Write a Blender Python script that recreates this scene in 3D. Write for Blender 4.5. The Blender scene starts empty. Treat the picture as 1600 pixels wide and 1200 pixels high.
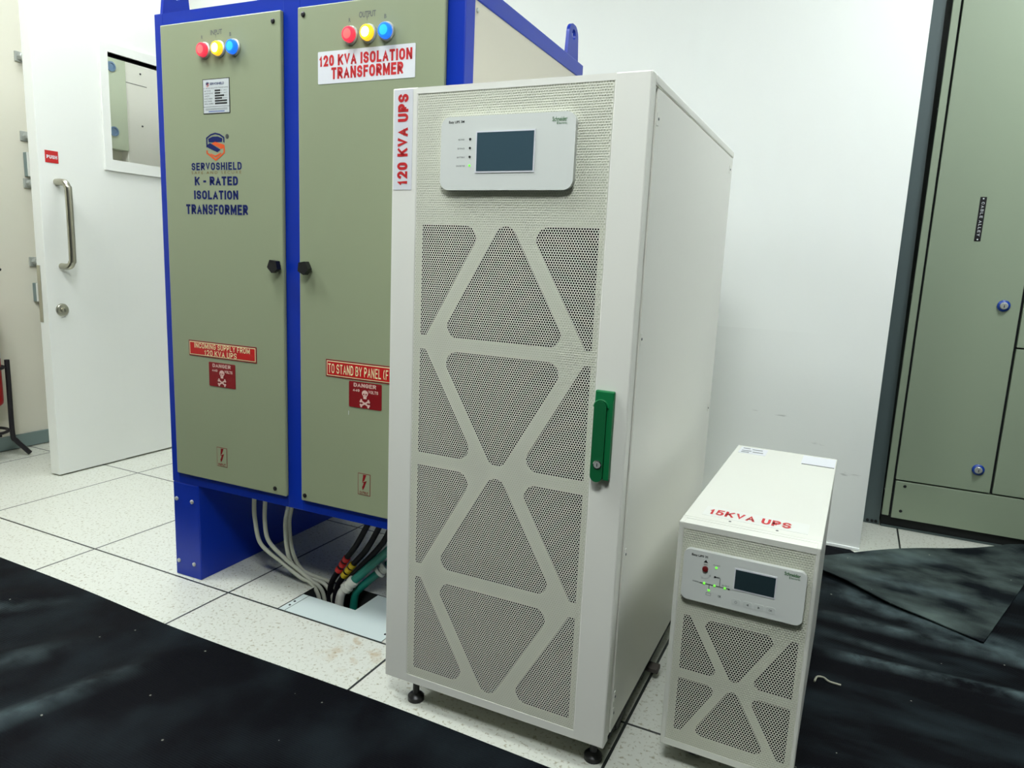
import bpy, bmesh, math, random
from mathutils import Vector, Matrix
random.seed(7)
C = bpy.context.scene.collection
SC = bpy.context.scene

# ------------------------------------------------------------ camera, light, exposure
def lin(c):
    return tuple(((v/255)/12.92 if v/255 <= .04045 else ((v/255+.055)/1.055)**2.4) for v in c)

cam = bpy.data.cameras.new('camera')
cam.sensor_fit = 'HORIZONTAL'; cam.sensor_width = 36.0; cam.lens = 36.0*1104.56/1600
cam.clip_start = .05; cam.clip_end = 60
camo = bpy.data.objects.new('camera', cam); C.objects.link(camo)
_r = Vector((0.89843125, 0.43695076, 0.04353525))      # right
_d = Vector((0.11373295, -0.13579191, -0.98418767))    # down
_f = Vector((-0.42412982, 0.88917635, -0.17169540))    # forward
M3 = Matrix((_r, -_d, -_f)).transposed()
camo.matrix_world = Matrix.Translation((2.14907, -1.38921, 0.98903)) @ M3.to_4x4()
SC.camera = camo
SC.view_settings.view_transform = 'Standard'; SC.view_settings.look = 'None'
SC.view_settings.gamma = 1.0; SC.view_settings.use_curve_mapping = False
SC.view_settings.exposure = 0.0

world = bpy.data.worlds.new('world'); SC.world = world; world.use_nodes = True
world.node_tree.nodes['Background'].inputs[0].default_value = (.50, .72, .66, 1)
world.node_tree.nodes['Background'].inputs[1].default_value = 0.02
# unseen ceiling lamps set per surface, the last added to brighten the white fronts: (x, y, watts-like emission strength)
LAMPS = [(-0.40, -0.60, 37.0), (0.70, -0.60, 26.0), (3.00, 0.70, 46.0), (-0.35, 0.70, 16.0), (2.00, -1.60, 56.0)]
LAMP_COLOR = (0.93, 0.985, 1.0)
CEIL = 2.75

# ------------------------------------------------------------ materials
MATS = {}
def mat(name, rgb, rough=.5, metal=0., spec=.5, emit=None, estr=0., srgb=True, coat=0.):
    if name in MATS: return MATS[name]
    m = bpy.data.materials.new(name); m.use_nodes = True
    b = m.node_tree.nodes['Principled BSDF']
    c = lin(rgb) if srgb else rgb
    b.inputs['Base Color'].default_value = (*c, 1)
    b.inputs['Roughness'].default_value = rough
    b.inputs['Metallic'].default_value = metal
    b.inputs['Specular IOR Level'].default_value = spec
    b.inputs['Coat Weight'].default_value = coat
    if emit:
        b.inputs['Emission Color'].default_value = (*emit, 1)
        b.inputs['Emission Strength'].default_value = estr
    MATS[name] = m
    return m

def nt(m): return m.node_tree.nodes, m.node_tree.links
def add_noise_color(m, c0, c1, scale, lo=.4, hi=.6, detail=4, stretch=None, bump=0., bscale=None):
    """procedural two-tone variation, optional fine bump"""
    N, L = nt(m); b = N['Principled BSDF']
    tc = N.new('ShaderNodeTexCoord'); src = tc.outputs['Object']
    if stretch:
        mp = N.new('ShaderNodeMapping'); mp.inputs['Scale'].default_value = stretch
        L.new(src, mp.inputs['Vector']); src = mp.outputs['Vector']
    n = N.new('ShaderNodeTexNoise'); n.inputs['Scale'].default_value = scale; n.inputs['Detail'].default_value = detail
    L.new(src, n.inputs['Vector'])
    r = N.new('ShaderNodeValToRGB')
    r.color_ramp.elements[0].position = lo; r.color_ramp.elements[0].color = (*lin(c0), 1)
    r.color_ramp.elements[1].position = hi; r.color_ramp.elements[1].color = (*lin(c1), 1)
    L.new(n.outputs['Fac'], r.inputs['Fac']); L.new(r.outputs['Color'], b.inputs['Base Color'])
    if bump:
        n2 = N.new('ShaderNodeTexNoise'); n2.inputs['Scale'].default_value = bscale or scale*6
        L.new(tc.outputs['Object'], n2.inputs['Vector'])
        bp = N.new('ShaderNodeBump'); bp.inputs['Strength'].default_value = bump; bp.inputs['Distance'].default_value = .002
        L.new(n2.outputs['Fac'], bp.inputs['Height']); L.new(bp.outputs['Normal'], b.inputs['Normal'])
    return r

M_wall = mat('painted_wall', (236, 239, 234), .7)
M_wall2 = mat('warm_grey_wall_paint', (222, 219, 203), .75)
M_ceil = mat('ceiling_white', (190, 196, 190), .9)
M_door = mat('door_paint', (224, 226, 219), .45)
M_ups = mat('ups_powder_coat', (232, 232, 222), .42)
M_upsperf = mat('perforated_sheet_coat', (230, 231, 216), .45)
M_ups2 = mat('small_unit_powder_coat', (219, 220, 209), .42)
M_upsperf2 = mat('small_unit_perforated_coat', (222, 223, 207), .45)
M_backing = mat('light_backing_sheet', (214, 217, 198), .6)
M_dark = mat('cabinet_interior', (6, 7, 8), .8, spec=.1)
M_panel = mat('control_panel_plastic', (216, 220, 214), .4)
M_screen = mat('display_glass', (62, 84, 94), .12, spec=.6)
M_screen2 = mat('small_display_glass', (40, 56, 60), .06, spec=.8)
M_green = mat('green_handle_plastic', (10, 112, 62), .35)
M_greend = mat('green_lever_plastic', (6, 92, 50), .4)
M_steel = mat('brushed_steel', (178, 176, 160), .28, 1.)
M_zinc = mat('zinc_plated', (176, 180, 174), .4, .35)
M_chrome = mat('chrome', (205, 208, 208), .12, 1.)
M_black = mat('black_plastic', (14, 13, 16), .4)
M_blacktube = mat('black_painted_tube', (20, 17, 22), .5)
M_blue = mat('blue_frame_paint', (4, 44, 156), .34, spec=.35)
M_beige = mat('pebble_grey_paint', (142, 151, 121), .42)
M_cream = mat('cream_side_paint', (196, 192, 176), .5)
M_red = mat('sign_red', (186, 22, 22), .4)
M_dred = mat('danger_red', (128, 10, 20), .4)
M_redtxt = mat('red_lettering', (196, 30, 34), .5)
M_yellowtxt = mat('pale_yellow_lettering', (236, 232, 180), .5)
M_pinktxt = mat('pale_pink_lettering', (214, 180, 168), .5)
M_bluetxt = mat('blue_lettering', (10, 26, 90), .6, spec=.25)
M_orange = mat('orange_print', (214, 82, 26), .5)
M_gold = mat('gold_print', (120, 92, 44), .5)
M_greytxt = mat('grey_print', (96, 100, 98), .5)
M_blacktxt = mat('black_print', (22, 24, 24), .5)
M_grntxt = mat('green_print', (52, 110, 58), .5)
M_sticker = mat('white_sticker', (220, 222, 226), .3)
M_plate = mat('silver_nameplate', (196, 202, 202), .3)
M_cab = mat('grey_green_cabinet_paint', (142, 155, 132), .42)
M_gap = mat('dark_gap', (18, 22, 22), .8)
M_bluering = mat('blue_lock_ring', (22, 62, 150), .3)
M_skirt = mat('grey_skirting', (120, 138, 136), .5)
M_greymetal = mat('grey_trunking_metal', (84, 98, 98), .5)
M_extred = mat('extinguisher_red', (170, 14, 20), .3)
M_cable = mat('grey_cable_sheath', (176, 178, 162), .5)
M_bcable = mat('black_cable_sheath', (14, 11, 16), .6, spec=.2)
M_tagred = mat('red_ferrule', (200, 34, 34), .5)
M_tagyel = mat('yellow_ferrule', (214, 186, 30), .5)
M_pipe = mat('green_pipe', (20, 116, 100), .4)
M_fit = mat('white_pipe_fitting', (206, 206, 194), .45)
M_aluplate = mat('pale_metal_plate', (196, 208, 204), .4)
M_caster = mat('caster_bracket_paint', (92, 112, 122), .5)
M_string = mat('pale_string', (168, 168, 148), .8)

def glow(name, rgb, e, s): return mat(name, rgb, .3, emit=e, estr=s)
M_lred = glow('red_lamp_lens', (220, 40, 60), (1., .05, .10), .70)
M_lredc = glow('red_lamp_core', (230, 90, 90), (1., .14, .13), .85)
M_lyel = glow('yellow_lamp_lens', (230, 180, 20), (1., .55, .02), 1.1)
M_lyelc = glow('yellow_lamp_core', (255, 240, 170), (1., .88, .45), 5.0)
M_lblu = glow('blue_lamp_lens', (20, 90, 230), (.01, .16, 1.), 1.1)
M_lbluc = glow('blue_lamp_core', (40, 150, 250), (.02, .34, 1.), 1.2)
M_led = glow('green_led', (90, 200, 60), (.22, 1., .07), .9)
M_lampdiff = glow('lamp_diffuser', (240, 245, 240), LAMP_COLOR, 1.0)

M_glass = bpy.data.materials.new('window_glass'); M_glass.use_nodes = True
_b = M_glass.node_tree.nodes['Principled BSDF']
_b.inputs['Base Color'].default_value = (.97, 1, .98, 1); _b.inputs['Roughness'].default_value = 0.0
_b.inputs['Transmission Weight'].default_value = 1.0; _b.inputs['IOR'].default_value = 1.45

# floor tiles: 600 mm access-floor tiles, speckled, dark joints, a few rust stains
M_floor = mat('speckled_floor_tiles', (220, 221, 208), .38)
N, L = nt(M_floor); b = N['Principled BSDF']
tc = N.new('ShaderNodeTexCoord'); sx = N.new('ShaderNodeSeparateXYZ'); L.new(tc.outputs['Object'], sx.inputs[0])
def mth(op, a, bb=None, clamp=False):
    n = N.new('ShaderNodeMath'); n.operation = op; n.use_clamp = clamp
    for i, v in enumerate((a, bb)):
        if v is None: continue
        if hasattr(v, 'is_linked'): L.new(v, n.inputs[i])
        else: n.inputs[i].default_value = v
    return n.outputs[0]
def joint(out):
    u = mth('DIVIDE', out, .6); u = mth('ADD', u, .5); u = mth('FRACT', u); u = mth('SUBTRACT', u, .5); u = mth('ABSOLUTE', u)
    return mth('LESS_THAN', u, .0032/.6)
jm = mth('MAXIMUM', joint(sx.outputs[0]), joint(sx.outputs[1]))
fl = N.new('ShaderNodeTexNoise'); fl.inputs['Scale'].default_value = 130; fl.inputs['Detail'].default_value = 3; fl.inputs['Distortion'].default_value = .6
L.new(tc.outputs['Object'], fl.inputs['Vector'])
fr = N.new('ShaderNodeValToRGB'); e = fr.color_ramp.elements
e[0].position = .32; e[0].color = (*lin((160, 157, 136)), 1); e[1].position = .43; e[1].color = (*lin((204, 206, 195)), 1)
L.new(fl.outputs['Fac'], fr.inputs['Fac'])
# rust stains near the big UPS cabinet
st = N.new('ShaderNodeTexNoise'); st.inputs['Scale'].default_value = 22; st.inputs['Detail'].default_value = 5
L.new(tc.outputs['Object'], st.inputs['Vector'])
dv = N.new('ShaderNodeVectorMath'); dv.operation = 'DISTANCE'; L.new(tc.outputs['Object'], dv.inputs[0]); dv.inputs[1].default_value = (1.125, -.045, 0)
near = mth('MULTIPLY', mth('SUBTRACT', .13, dv.outputs['Value']), 6.0, True)
stm = mth('MULTIPLY', mth('MULTIPLY', mth('SUBTRACT', st.outputs['Fac'], .50), 9., True), near, True)
mx = N.new('ShaderNodeMix'); mx.data_type = 'RGBA'; L.new(stm, mx.inputs[0]); L.new(fr.outputs['Color'], mx.inputs[6]); mx.inputs[7].default_value = (*lin((164, 132, 70)), 1)
mx2 = N.new('ShaderNodeMix'); mx2.data_type = 'RGBA'; L.new(jm, mx2.inputs[0]); L.new(mx.outputs[2], mx2.inputs[6]); mx2.inputs[7].default_value = (*lin((44, 48, 46)), 1)
L.new(mx2.outputs[2], b.inputs['Base Color'])

# wall: off-white paint, a slightly greyer lower patch, scuffs
N, L = nt(M_wall); b = N['Principled BSDF']
tc = N.new('ShaderNodeTexCoord'); sx = N.new('ShaderNodeSeparateXYZ'); L.new(tc.outputs['Object'], sx.inputs[0])
mp = N.new('ShaderNodeMapping'); mp.inputs['Scale'].default_value = (5, 5, 26); L.new(tc.outputs['Object'], mp.inputs['Vector'])
ns = N.new('ShaderNodeTexNoise'); ns.inputs['Scale'].default_value = 1.6; ns.inputs['Detail'].default_value = 6; L.new(mp.outputs['Vector'], ns.inputs['Vector'])
sc = mth('MULTIPLY', mth('SUBTRACT', ns.outputs['Fac'], .70), 9., True)
zz = sx.outputs[2]
zm = mth('MULTIPLY', mth('LESS_THAN', zz, .62), mth('GREATER_THAN', zz, .12))
sc = mth('MULTIPLY', sc, zm)
lowp = mth('MULTIPLY', mth('LESS_THAN', zz, .779), mth('MULTIPLY', mth('SUBTRACT', 2.15, sx.outputs[0]), 2.2, True))
m1 = N.new('ShaderNodeMix'); m1.data_type = 'RGBA'; L.new(lowp, m1.inputs[0]); m1.inputs[6].default_value = (*lin((236, 239, 234)), 1); m1.inputs[7].default_value = (*lin((232, 235, 230)), 1)
m2 = N.new('ShaderNodeMix'); m2.data_type = 'RGBA'; L.new(sc, m2.inputs[0]); L.new(m1.outputs[2], m2.inputs[6]); m2.inputs[7].default_value = (*lin((150, 152, 144)), 1)
L.new(m2.outputs[2], b.inputs['Base Color'])

# rubber mat: near-black woven rubber, dusty, pale along its creases from wear and painted ridge highlights, with plaster crumbs
def mat_rubber(name, base, dust, dlo, dhi, crumbs, stretch, creases=()):
    m = mat(name, base, .72, spec=.08)
    r = add_noise_color(m, base, dust, 3.0, dlo, dhi, 8, stretch)
    N, L = nt(m); b = N['Principled BSDF']
    tc = N.new('ShaderNodeTexCoord')
    def M(op, a, bb=None, clamp=False):
        n = N.new('ShaderNodeMath'); n.operation = op; n.use_clamp = clamp
        for i, v in enumerate((a, bb)):
            if v is None: continue
            if hasattr(v, 'is_linked'): L.new(v, n.inputs[i])
            else: n.inputs[i].default_value = v
        return n.outputs[0]
    def mix(f, a, col):
        n = N.new('ShaderNodeMix'); n.data_type = 'RGBA'; L.new(f, n.inputs[0]); L.new(a, n.inputs[6]); n.inputs[7].default_value = (*lin(col), 1); return n.outputs[2]
    sx = N.new('ShaderNodeSeparateXYZ'); L.new(tc.outputs['Object'], sx.inputs[0])
    n3 = N.new('ShaderNodeTexNoise'); n3.inputs['Scale'].default_value = 14; n3.inputs['Detail'].default_value = 6; L.new(tc.outputs['Object'], n3.inputs['Vector'])
    col = r.outputs['Color']
    for (ax, ay), (bx, by), w, st_ in creases:
        dx, dy = bx-ax, by-ay; le = math.hypot(dx, dy); dx /= le; dy /= le
        al = M('ADD', M('MULTIPLY', sx.outputs[0], dx), M('SUBTRACT', M('MULTIPLY', sx.outputs[1], dy), ax*dx+ay*dy))
        ac = M('ABSOLUTE', M('ADD', M('MULTIPLY', sx.outputs[0], -dy), M('SUBTRACT', M('MULTIPLY', sx.outputs[1], dx), ay*dx-ax*dy)))
        f = M('SUBTRACT', 1., M('DIVIDE', ac, w), True)
        f = M('MULTIPLY', f, M('MULTIPLY', M('MULTIPLY', al, 8., True), M('MULTIPLY', M('SUBTRACT', le, al), 6., True)))
        f = M('MULTIPLY', f, M('MULTIPLY', M('SUBTRACT', n3.outputs['Fac'], .30), 2.2*st_, True), True)
        col = mix(f, col, (104, 122, 124))
    v = N.new('ShaderNodeTexVoronoi'); v.inputs['Scale'].default_value = 26; L.new(tc.outputs['Object'], v.inputs['Vector'])
    n = N.new('ShaderNodeTexNoise'); n.inputs['Scale'].default_value = 3.0; n.inputs['Detail'].default_value = 2; L.new(tc.outputs['Object'], n.inputs['Vector'])
    sp = N.new('ShaderNodeSeparateColor'); L.new(v.outputs['Color'], sp.inputs[0])
    a = M('MULTIPLY', M('LESS_THAN', v.outputs['Distance'], M('MULTIPLY', n.outputs['Fac'], crumbs)), M('GREATER_THAN', sp.outputs[0], .70))
    col = mix(a, col, (138, 140, 130))
    L.new(col, b.inputs['Base Color'])
    w = N.new('ShaderNodeTexWave'); w.inputs['Scale'].default_value = 60; w.bands_direction = 'Y'; L.new(tc.outputs['Object'], w.inputs['Vector'])
    w2 = N.new('ShaderNodeTexNoise'); w2.inputs['Scale'].default_value = 180; L.new(tc.outputs['Object'], w2.inputs['Vector'])
    bp = N.new('ShaderNodeBump'); bp.inputs['Strength'].default_value = .4; bp.inputs['Distance'].default_value = .0014
    L.new(M('ADD', w.outputs['Fac'], w2.outputs['Fac']), bp.inputs['Height']); L.new(bp.outputs['Normal'], b.inputs['Normal'])
    return m
M_mat = mat_rubber('black_rubber_mat', (4, 5, 10), (30, 38, 42), .48, .80, .12, (1.4, 1.0, 1.), (((.58, -1.0), (.74, -.34), .05, .55), ((.36, -.70), (.54, -.34), .05, .35), ((.05, -.5), (.3, -.24), .04, .3)))
M_mat2 = mat_rubber('dusty_rubber_mat', (4, 5, 10), (38, 49, 53), .46, .82, .12, (.9, 2.6, 1.), (((2.15, .53), (3.3, .60), .030, .8), ((2.13, .77), (3.2, .75), .05, .6), ((2.14, 1.0), (2.9, .70), .09, .7), ((2.15, .66), (2.5, .62), .03, .4)))
M_mat3 = mat_rubber('very_dusty_rubber_mat', (12, 17, 22), (92, 106, 102), .38, .80, .14, (1.6, 2.4, 1.), (((2.15, 1.27), (2.6, 1.45), .09, .6), ((2.2, 1.12), (2.75, 1.1), .07, .5)))

# ------------------------------------------------------------ mesh helpers
def text_polys(s, bold=.0, spacing=1.0):
    cu = bpy.data.curves.new('txt', 'FONT'); cu.body = s; cu.offset = bold; cu.space_character = spacing
    cu.align_x = 'LEFT'; cu.resolution_u = 3
    ob = bpy.data.objects.new('txt', cu)
    me = bpy.data.meshes.new_from_object(ob)
    vs = [(v.co.x, v.co.y) for v in me.vertices]; fs = [tuple(p.vertices) for p in me.polygons]
    bpy.data.objects.remove(ob); bpy.data.curves.remove(cu); bpy.data.meshes.remove(me)
    x0 = min(v[0] for v in vs); x1 = max(v[0] for v in vs); y0 = min(v[1] for v in vs); y1 = max(v[1] for v in vs)
    return [((a-x0)/(x1-x0), (q-y0)/(y1-y0)) for a, q in vs], fs

def _arc(cx, cy, rx, ry, a0, a1, n=9):
    return [(cx+rx*math.cos(math.radians(a0+(a1-a0)*k/n)), cy+ry*math.sin(math.radians(a0+(a1-a0)*k/n))) for k in range(n+1)]
_O = _arc(.5, .66, .5, .34, 0, 180)+_arc(.5, .34, .5, .34, 180, 360)
_P = [(0, 0), (0, 1), (.6, 1)]+_arc(.6, .73, .4, .27, 90, -90)+[(.6, .46), (0, .46)]
GLYPH = {   # letter: (relative width, strokes, closed?)
 'A': (1.06, [[(0, 0), (.5, 1), (1, 0)], [(.2, .30), (.8, .30)]]), 'B': (1., [[(0, 0), (0, 1), (.6, 1)]+_arc(.6, .765, .36, .235, 90, -90)+[(0, .53)], [(0, .53), (.6, .53)]+_arc(.6, .265, .4, .265, 90, -90)+[(0, 0)]]),
 'C': (1., [_arc(.5, .66, .5, .34, 12, 180)+_arc(.5, .34, .5, .34, 180, 348)]), 'D': (1., [[(0, 0), (0, 1), (.42, 1)]+_arc(.42, .66, .58, .34, 90, 0)+_arc(.42, .34, .58, .34, 0, -90)+[(0, 0)]]),
 'E': (.92, [[(1, 1), (0, 1), (0, 0), (1, 0)], [(0, .52), (.88, .52)]]), 'F': (.88, [[(1, 1), (0, 1), (0, 0)], [(0, .50), (.85, .50)]]),
 'G': (1.04, [_arc(.5, .66, .5, .34, 14, 180)+_arc(.5, .34, .5, .34, 180, 360)+[(1, .46), (.55, .46)]]), 'H': (1., [[(0, 0), (0, 1)], [(1, 0), (1, 1)], [(0, .5), (1, .5)]]),
 'I': (.3, [[(.5, 0), (.5, 1)]]), 'K': (1.04, [[(0, 0), (0, 1)], [(1, 1), (.02, .42)], [(.36, .60), (1, 0)]]), 'L': (.86, [[(0, 1), (0, 0), (1, 0)]]),
 'M': (1.25, [[(0, 0), (0, 1)], [(.04, .96), (.5, .16), (.96, .96)], [(1, 0), (1, 1)]]), 'N': (1.04, [[(0, 0), (0, 1)], [(.06, .92), (.94, .08)], [(1, 0), (1, 1)]]), 'O': (1.06, [_O+[_O[0]]]),
 'P': (.98, [_P]), 'R': (1.02, [_P, [(.5, .46), (1, 0)]]),
 'S': (.98, [_arc(.5, .745, .5, .255, 15, 255)+_arc(.5, .255, .5, .255, 75, -165)]), 'T': (.96, [[(0, 1), (1, 1)], [(.5, 1), (.5, 0)]]),
 'U': (1., [[(0, 1)]+_arc(.5, .32, .5, .32, 180, 360)+[(1, 1)]]), 'V': (1.04, [[(0, 1), (.5, 0), (1, 1)]]), 'Y': (1.02, [[(0, 1), (.5, .45), (1, 1)], [(.5, .48), (.5, 0)]]),
 '0': (.92, [_O+[_O[0]]]), '1': (.6, [[(.05, .74), (.62, 1), (.62, 0)]]), '2': (.92, [_arc(.5, .70, .5, .30, 165, -25)+[(0, 0), (1, 0)]]),
 '4': (.96, [[(.78, 0), (.78, 1), (0, .26), (1, .26)]]), '5': (.92, [[(.95, 1), (.12, 1), (.06, .52), (.24, .62)]+_arc(.46, .31, .54, .31, 95, -140)]),
 '-': (.6, [[(.0, .45), (1, .45)]]), '(': (.55, [_arc(1., .5, .95, .52, 112, 248)]), ')': (.4, [_arc(0., .5, .9, .6, 50, -50)])}
def strokes_text(s, w=.62, t=.19, gap=.11, space=.34):
    """bold sans capitals drawn as mitred strokes -> unit-box verts, quads"""
    V = []; Fc = []; x = 0
    for ch in s:
        if ch == ' ': x += space; continue
        rw, sts = GLYPH[ch]; cw = max(w*rw, t)
        for st in sts:
            P = [Vector((x+t/2+u*(cw-t), t/2+v*(1-t))) for u, v in st]
            closed = (P[0]-P[-1]).length < 1e-6
            if closed: P = P[:-1]
            n = len(P); pr = []
            for i in range(n):
                a = P[i-1] if (closed or i > 0) else None; c = P[(i+1) % n] if (closed or i < n-1) else None
                p = P[i]
                if a is None: d = (c-p).normalized(); p = p-d*t/2; nn = Vector((-d.y, d.x)); k = 1
                elif c is None: d = (p-a).normalized(); p = p+d*t/2; nn = Vector((-d.y, d.x)); k = 1
                else:
                    d1 = (p-a).normalized(); d2 = (c-p).normalized(); n1 = Vector((-d1.y, d1.x)); n2 = Vector((-d2.y, d2.x))
                    nn = n1+n2; nn = nn.normalized() if nn.length > 1e-4 else n1; k = 1/max(nn.dot(n1), .38)
                pr.append((p+nn*t/2*k, p-nn*t/2*k))
            o = len(V)
            for l, r in pr:
                for q in (l, r): V.append((min(max(q.x, x-.02), x+cw+.02), min(max(q.y, 0), 1)))
            for i in range(n if closed else n-1):
                j = (i+1) % n; Fc.append((o+2*i, o+2*j, o+2*j+1, o+2*i+1))
        x += cw+gap
    x0 = min(v[0] for v in V); x1 = max(v[0] for v in V)
    return [((a-x0)/(x1-x0), c) for a, c in V], Fc

def fill_polys(loops):
    """2-D filled region with holes -> verts, faces"""
    cu = bpy.data.curves.new('fill', 'CURVE'); cu.dimensions = '2D'; cu.fill_mode = 'BOTH'
    for pts in loops:
        s = cu.splines.new('POLY'); s.points.add(len(pts)-1); s.use_cyclic_u = True
        for p, q in zip(s.points, pts): p.co = (q[0], q[1], 0, 1)
    ob = bpy.data.objects.new('fill', cu)
    me = bpy.data.meshes.new_from_object(ob)
    vs = [(v.co.x, v.co.y) for v in me.vertices]; fs = [tuple(p.vertices) for p in me.polygons]
    bpy.data.objects.remove(ob); bpy.data.curves.remove(cu); bpy.data.meshes.remove(me)
    return vs, fs

def rpoly(pts, rad, n=6):
    """polygon with rounded corners; rad a number or one per corner"""
    out = []; k = len(pts)
    for i in range(k):
        r = rad[i] if isinstance(rad, (list, tuple)) else rad
        p = Vector(pts[i]); a = Vector(pts[i-1])-p; q = Vector(pts[(i+1) % k])-p
        if r <= 1e-6: out.append(tuple(p)); continue
        a.normalize(); q.normalize()
        ang = a.angle(q); t = r/math.tan(ang/2)
        c = p+(a+q).normalized()*(r/math.sin(ang/2))
        s = p+a*t; e_ = p+q*t
        a0 = math.atan2(s.y-c.y, s.x-c.x); a1 = math.atan2(e_.y-c.y, e_.x-c.x)
        d = (a1-a0+math.pi) % (2*math.pi)-math.pi
        for j in range(n+1):
            th = a0+d*j/n; out.append((c.x+r*math.cos(th), c.y+r*math.sin(th)))
    return out

class MB:
    def __init__(s): s.v = []; s.f = []; s.m = []; s.mats = []
    def mi(s, m):
        if m not in s.mats: s.mats.append(m)
        return s.mats.index(m)
    def add(s, vs, fs, m):
        o = len(s.v); k = s.mi(m); s.v += [tuple(v) for v in vs]
        for f in fs: s.f.append(tuple(i+o for i in f)); s.m.append(k)
        return s
    def box(s, x0, x1, y0, y1, z0, z1, m):
        vs = [(x, y, z) for x in (x0, x1) for y in (y0, y1) for z in (z0, z1)]
        return s.add(vs, [(0, 1, 3, 2), (4, 6, 7, 5), (0, 4, 5, 1), (2, 3, 7, 6), (0, 2, 6, 4), (1, 5, 7, 3)], m)
    def prism(s, poly, fn, d0, d1, m):
        """2-D polygon swept from d0 to d1; fn(u, v, d) -> xyz"""
        n = len(poly)
        vs = [fn(u, v, d0) for u, v in poly]+[fn(u, v, d1) for u, v in poly]
        fs = [tuple(range(n)), tuple(range(2*n-1, n-1, -1))]+[(i, i+n, (i+1) % n+n, (i+1) % n) for i in range(n)]
        return s.add(vs, fs, m)
    def bevbox(s, x0, x1, y0, y1, z0, z1, m, bv=.002, seg=2):
        bm = bmesh.new(); bmesh.ops.create_cube(bm, size=1)
        for v in bm.verts:
            v.co = Vector(((x0+x1)/2+v.co.x*(x1-x0), (y0+y1)/2+v.co.y*(y1-y0), (z0+z1)/2+v.co.z*(z1-z0)))
        bmesh.ops.bevel(bm, geom=list(bm.edges), offset=bv, segments=seg, profile=.5, affect='EDGES')
        bm.verts.index_update()
        s.add([v.co[:] for v in bm.verts], [tuple(v.index for v in f.verts) for f in bm.faces], m); bm.free(); return s
    def flat(s, poly, fn, m):
        return s.add([fn(u, v) for u, v in poly], [tuple(range(len(poly)))], m)
    def tris(s, vf, fn, m): return s.add([fn(u, v) for u, v in vf[0]], vf[1], m)
    def text(s, t, x0, x1, z0, z1, fn, m, bold=0., spacing=1.):
        vs, fs = text_polys(t, bold, spacing)
        return s.add([fn(x0+u*(x1-x0), z0+v*(z1-z0)) for u, v in vs], fs, m)
    def caps(s, word, x0, x1, z0, z1, fn, m, **k):
        vs, fs = strokes_text(word, **k)
        return s.add([fn(x0+u*(x1-x0), z0+v*(z1-z0)) for u, v in vs], fs, m)
    def ring(s, rings, m, cap=True, closed=False):
        """loft a list of equal-length vertex rings"""
        n = len(rings[0]); vs = [v for r in rings for v in r]; fs = []
        R = len(rings)
        for i in range(R if closed else R-1):
            for j in range(n):
                a = i*n+j; bq = i*n+(j+1) % n; i2 = (i+1) % R
                fs.append((a, bq, i2*n+(j+1) % n, i2*n+j))
        if cap and not closed: fs += [tuple(range(n-1, -1, -1)), tuple(range((R-1)*n, R*n))]
        return s.add(vs, fs, m)
    def lathe(s, prof, c, axis, m, n=24):
        """prof: (radius, distance along axis)"""
        ax = Vector(axis).normalized(); u = ax.orthogonal().normalized(); w = ax.cross(u); c = Vector(c)
        rings = [[tuple(c+ax*h+(u*math.cos(2*math.pi*j/n)+w*math.sin(2*math.pi*j/n))*max(r, 1e-5)) for j in range(n)] for r, h in prof]
        return s.ring(rings, m)
    def tube(s, pts, r, m, n=12, smooth=8):
        P = [Vector(p) for p in pts]
        if smooth and len(P) > 2:
            Q = []
            for i in range(len(P)-1):
                p0 = P[max(i-1, 0)]; p1 = P[i]; p2 = P[i+1]; p3 = P[min(i+2, len(P)-1)]
                for k in range(smooth):
                    t = k/smooth
                    Q.append(.5*((2*p1)+(-p0+p2)*t+(2*p0-5*p1+4*p2-p3)*t*t+(-p0+3*p1-3*p2+p3)*t**3))
            Q.append(P[-1]); P = Q
        T = [(P[min(i+1, len(P)-1)]-P[max(i-1, 0)]).normalized() for i in range(len(P))]
        u = T[0].orthogonal().normalized(); rings = []
        for i, p in enumerate(P):
            u = (u-T[i]*u.dot(T[i])).normalized(); w = T[i].cross(u)
            rr = r(i/(len(P)-1)) if callable(r) else r
            rings.append([tuple(p+(u*math.cos(2*math.pi*j/n)+w*math.sin(2*math.pi*j/n))*rr) for j in range(n)])
        return s.ring(rings, m)
    def build(s, name, parent=None, off=(0, 0, 0), smooth=False, fix=True):
        me = bpy.data.meshes.new(name)
        me.from_pydata([off(v) for v in s.v] if callable(off) else [(v[0]-off[0], v[1]-off[1], v[2]-off[2]) for v in s.v], [], s.f)
        for m in s.mats: me.materials.append(m)
        me.polygons.foreach_set('material_index', s.m)
        if fix:
            bm = bmesh.new(); bm.from_mesh(me); bmesh.ops.recalc_face_normals(bm, faces=bm.faces); bm.to_mesh(me); bm.free()
        if smooth:
            me.polygons.foreach_set('use_smooth', [True]*len(me.polygons))
            try: me.set_sharp_from_angle(angle=math.radians(38))
            except Exception: pass
        me.update()
        o = bpy.data.objects.new(name, me); C.objects.link(o)
        if parent: o.parent = parent
        return o

def tag(o, label=None, cat=None, group=None, kind=None):
    for k, v in (('label', label), ('category', cat), ('group', group), ('kind', kind)):
        if v: o[k] = v
    return o
def thing(name, label, cat, loc, rz=0, group=None):
    o = bpy.data.objects.new(name, None); C.objects.link(o); o.empty_display_size = .1
    o.location = loc; o.rotation_euler = (0, 0, rz); return tag(o, label, cat, group)
def part(o, label=None):
    if label: o['label'] = label
    return o
def copy_tree(o, parent=None):
    c = o.copy(); C.objects.link(c); c.parent = parent
    for ch in list(o.children): copy_tree(ch, c)
    return c
def struct(mb, name, parent=None, label=None, smooth=False):
    o = mb.build(name, parent, smooth=smooth)
    if not parent: o['kind'] = 'structure'
    if label: o['label'] = label
    return o

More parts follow.
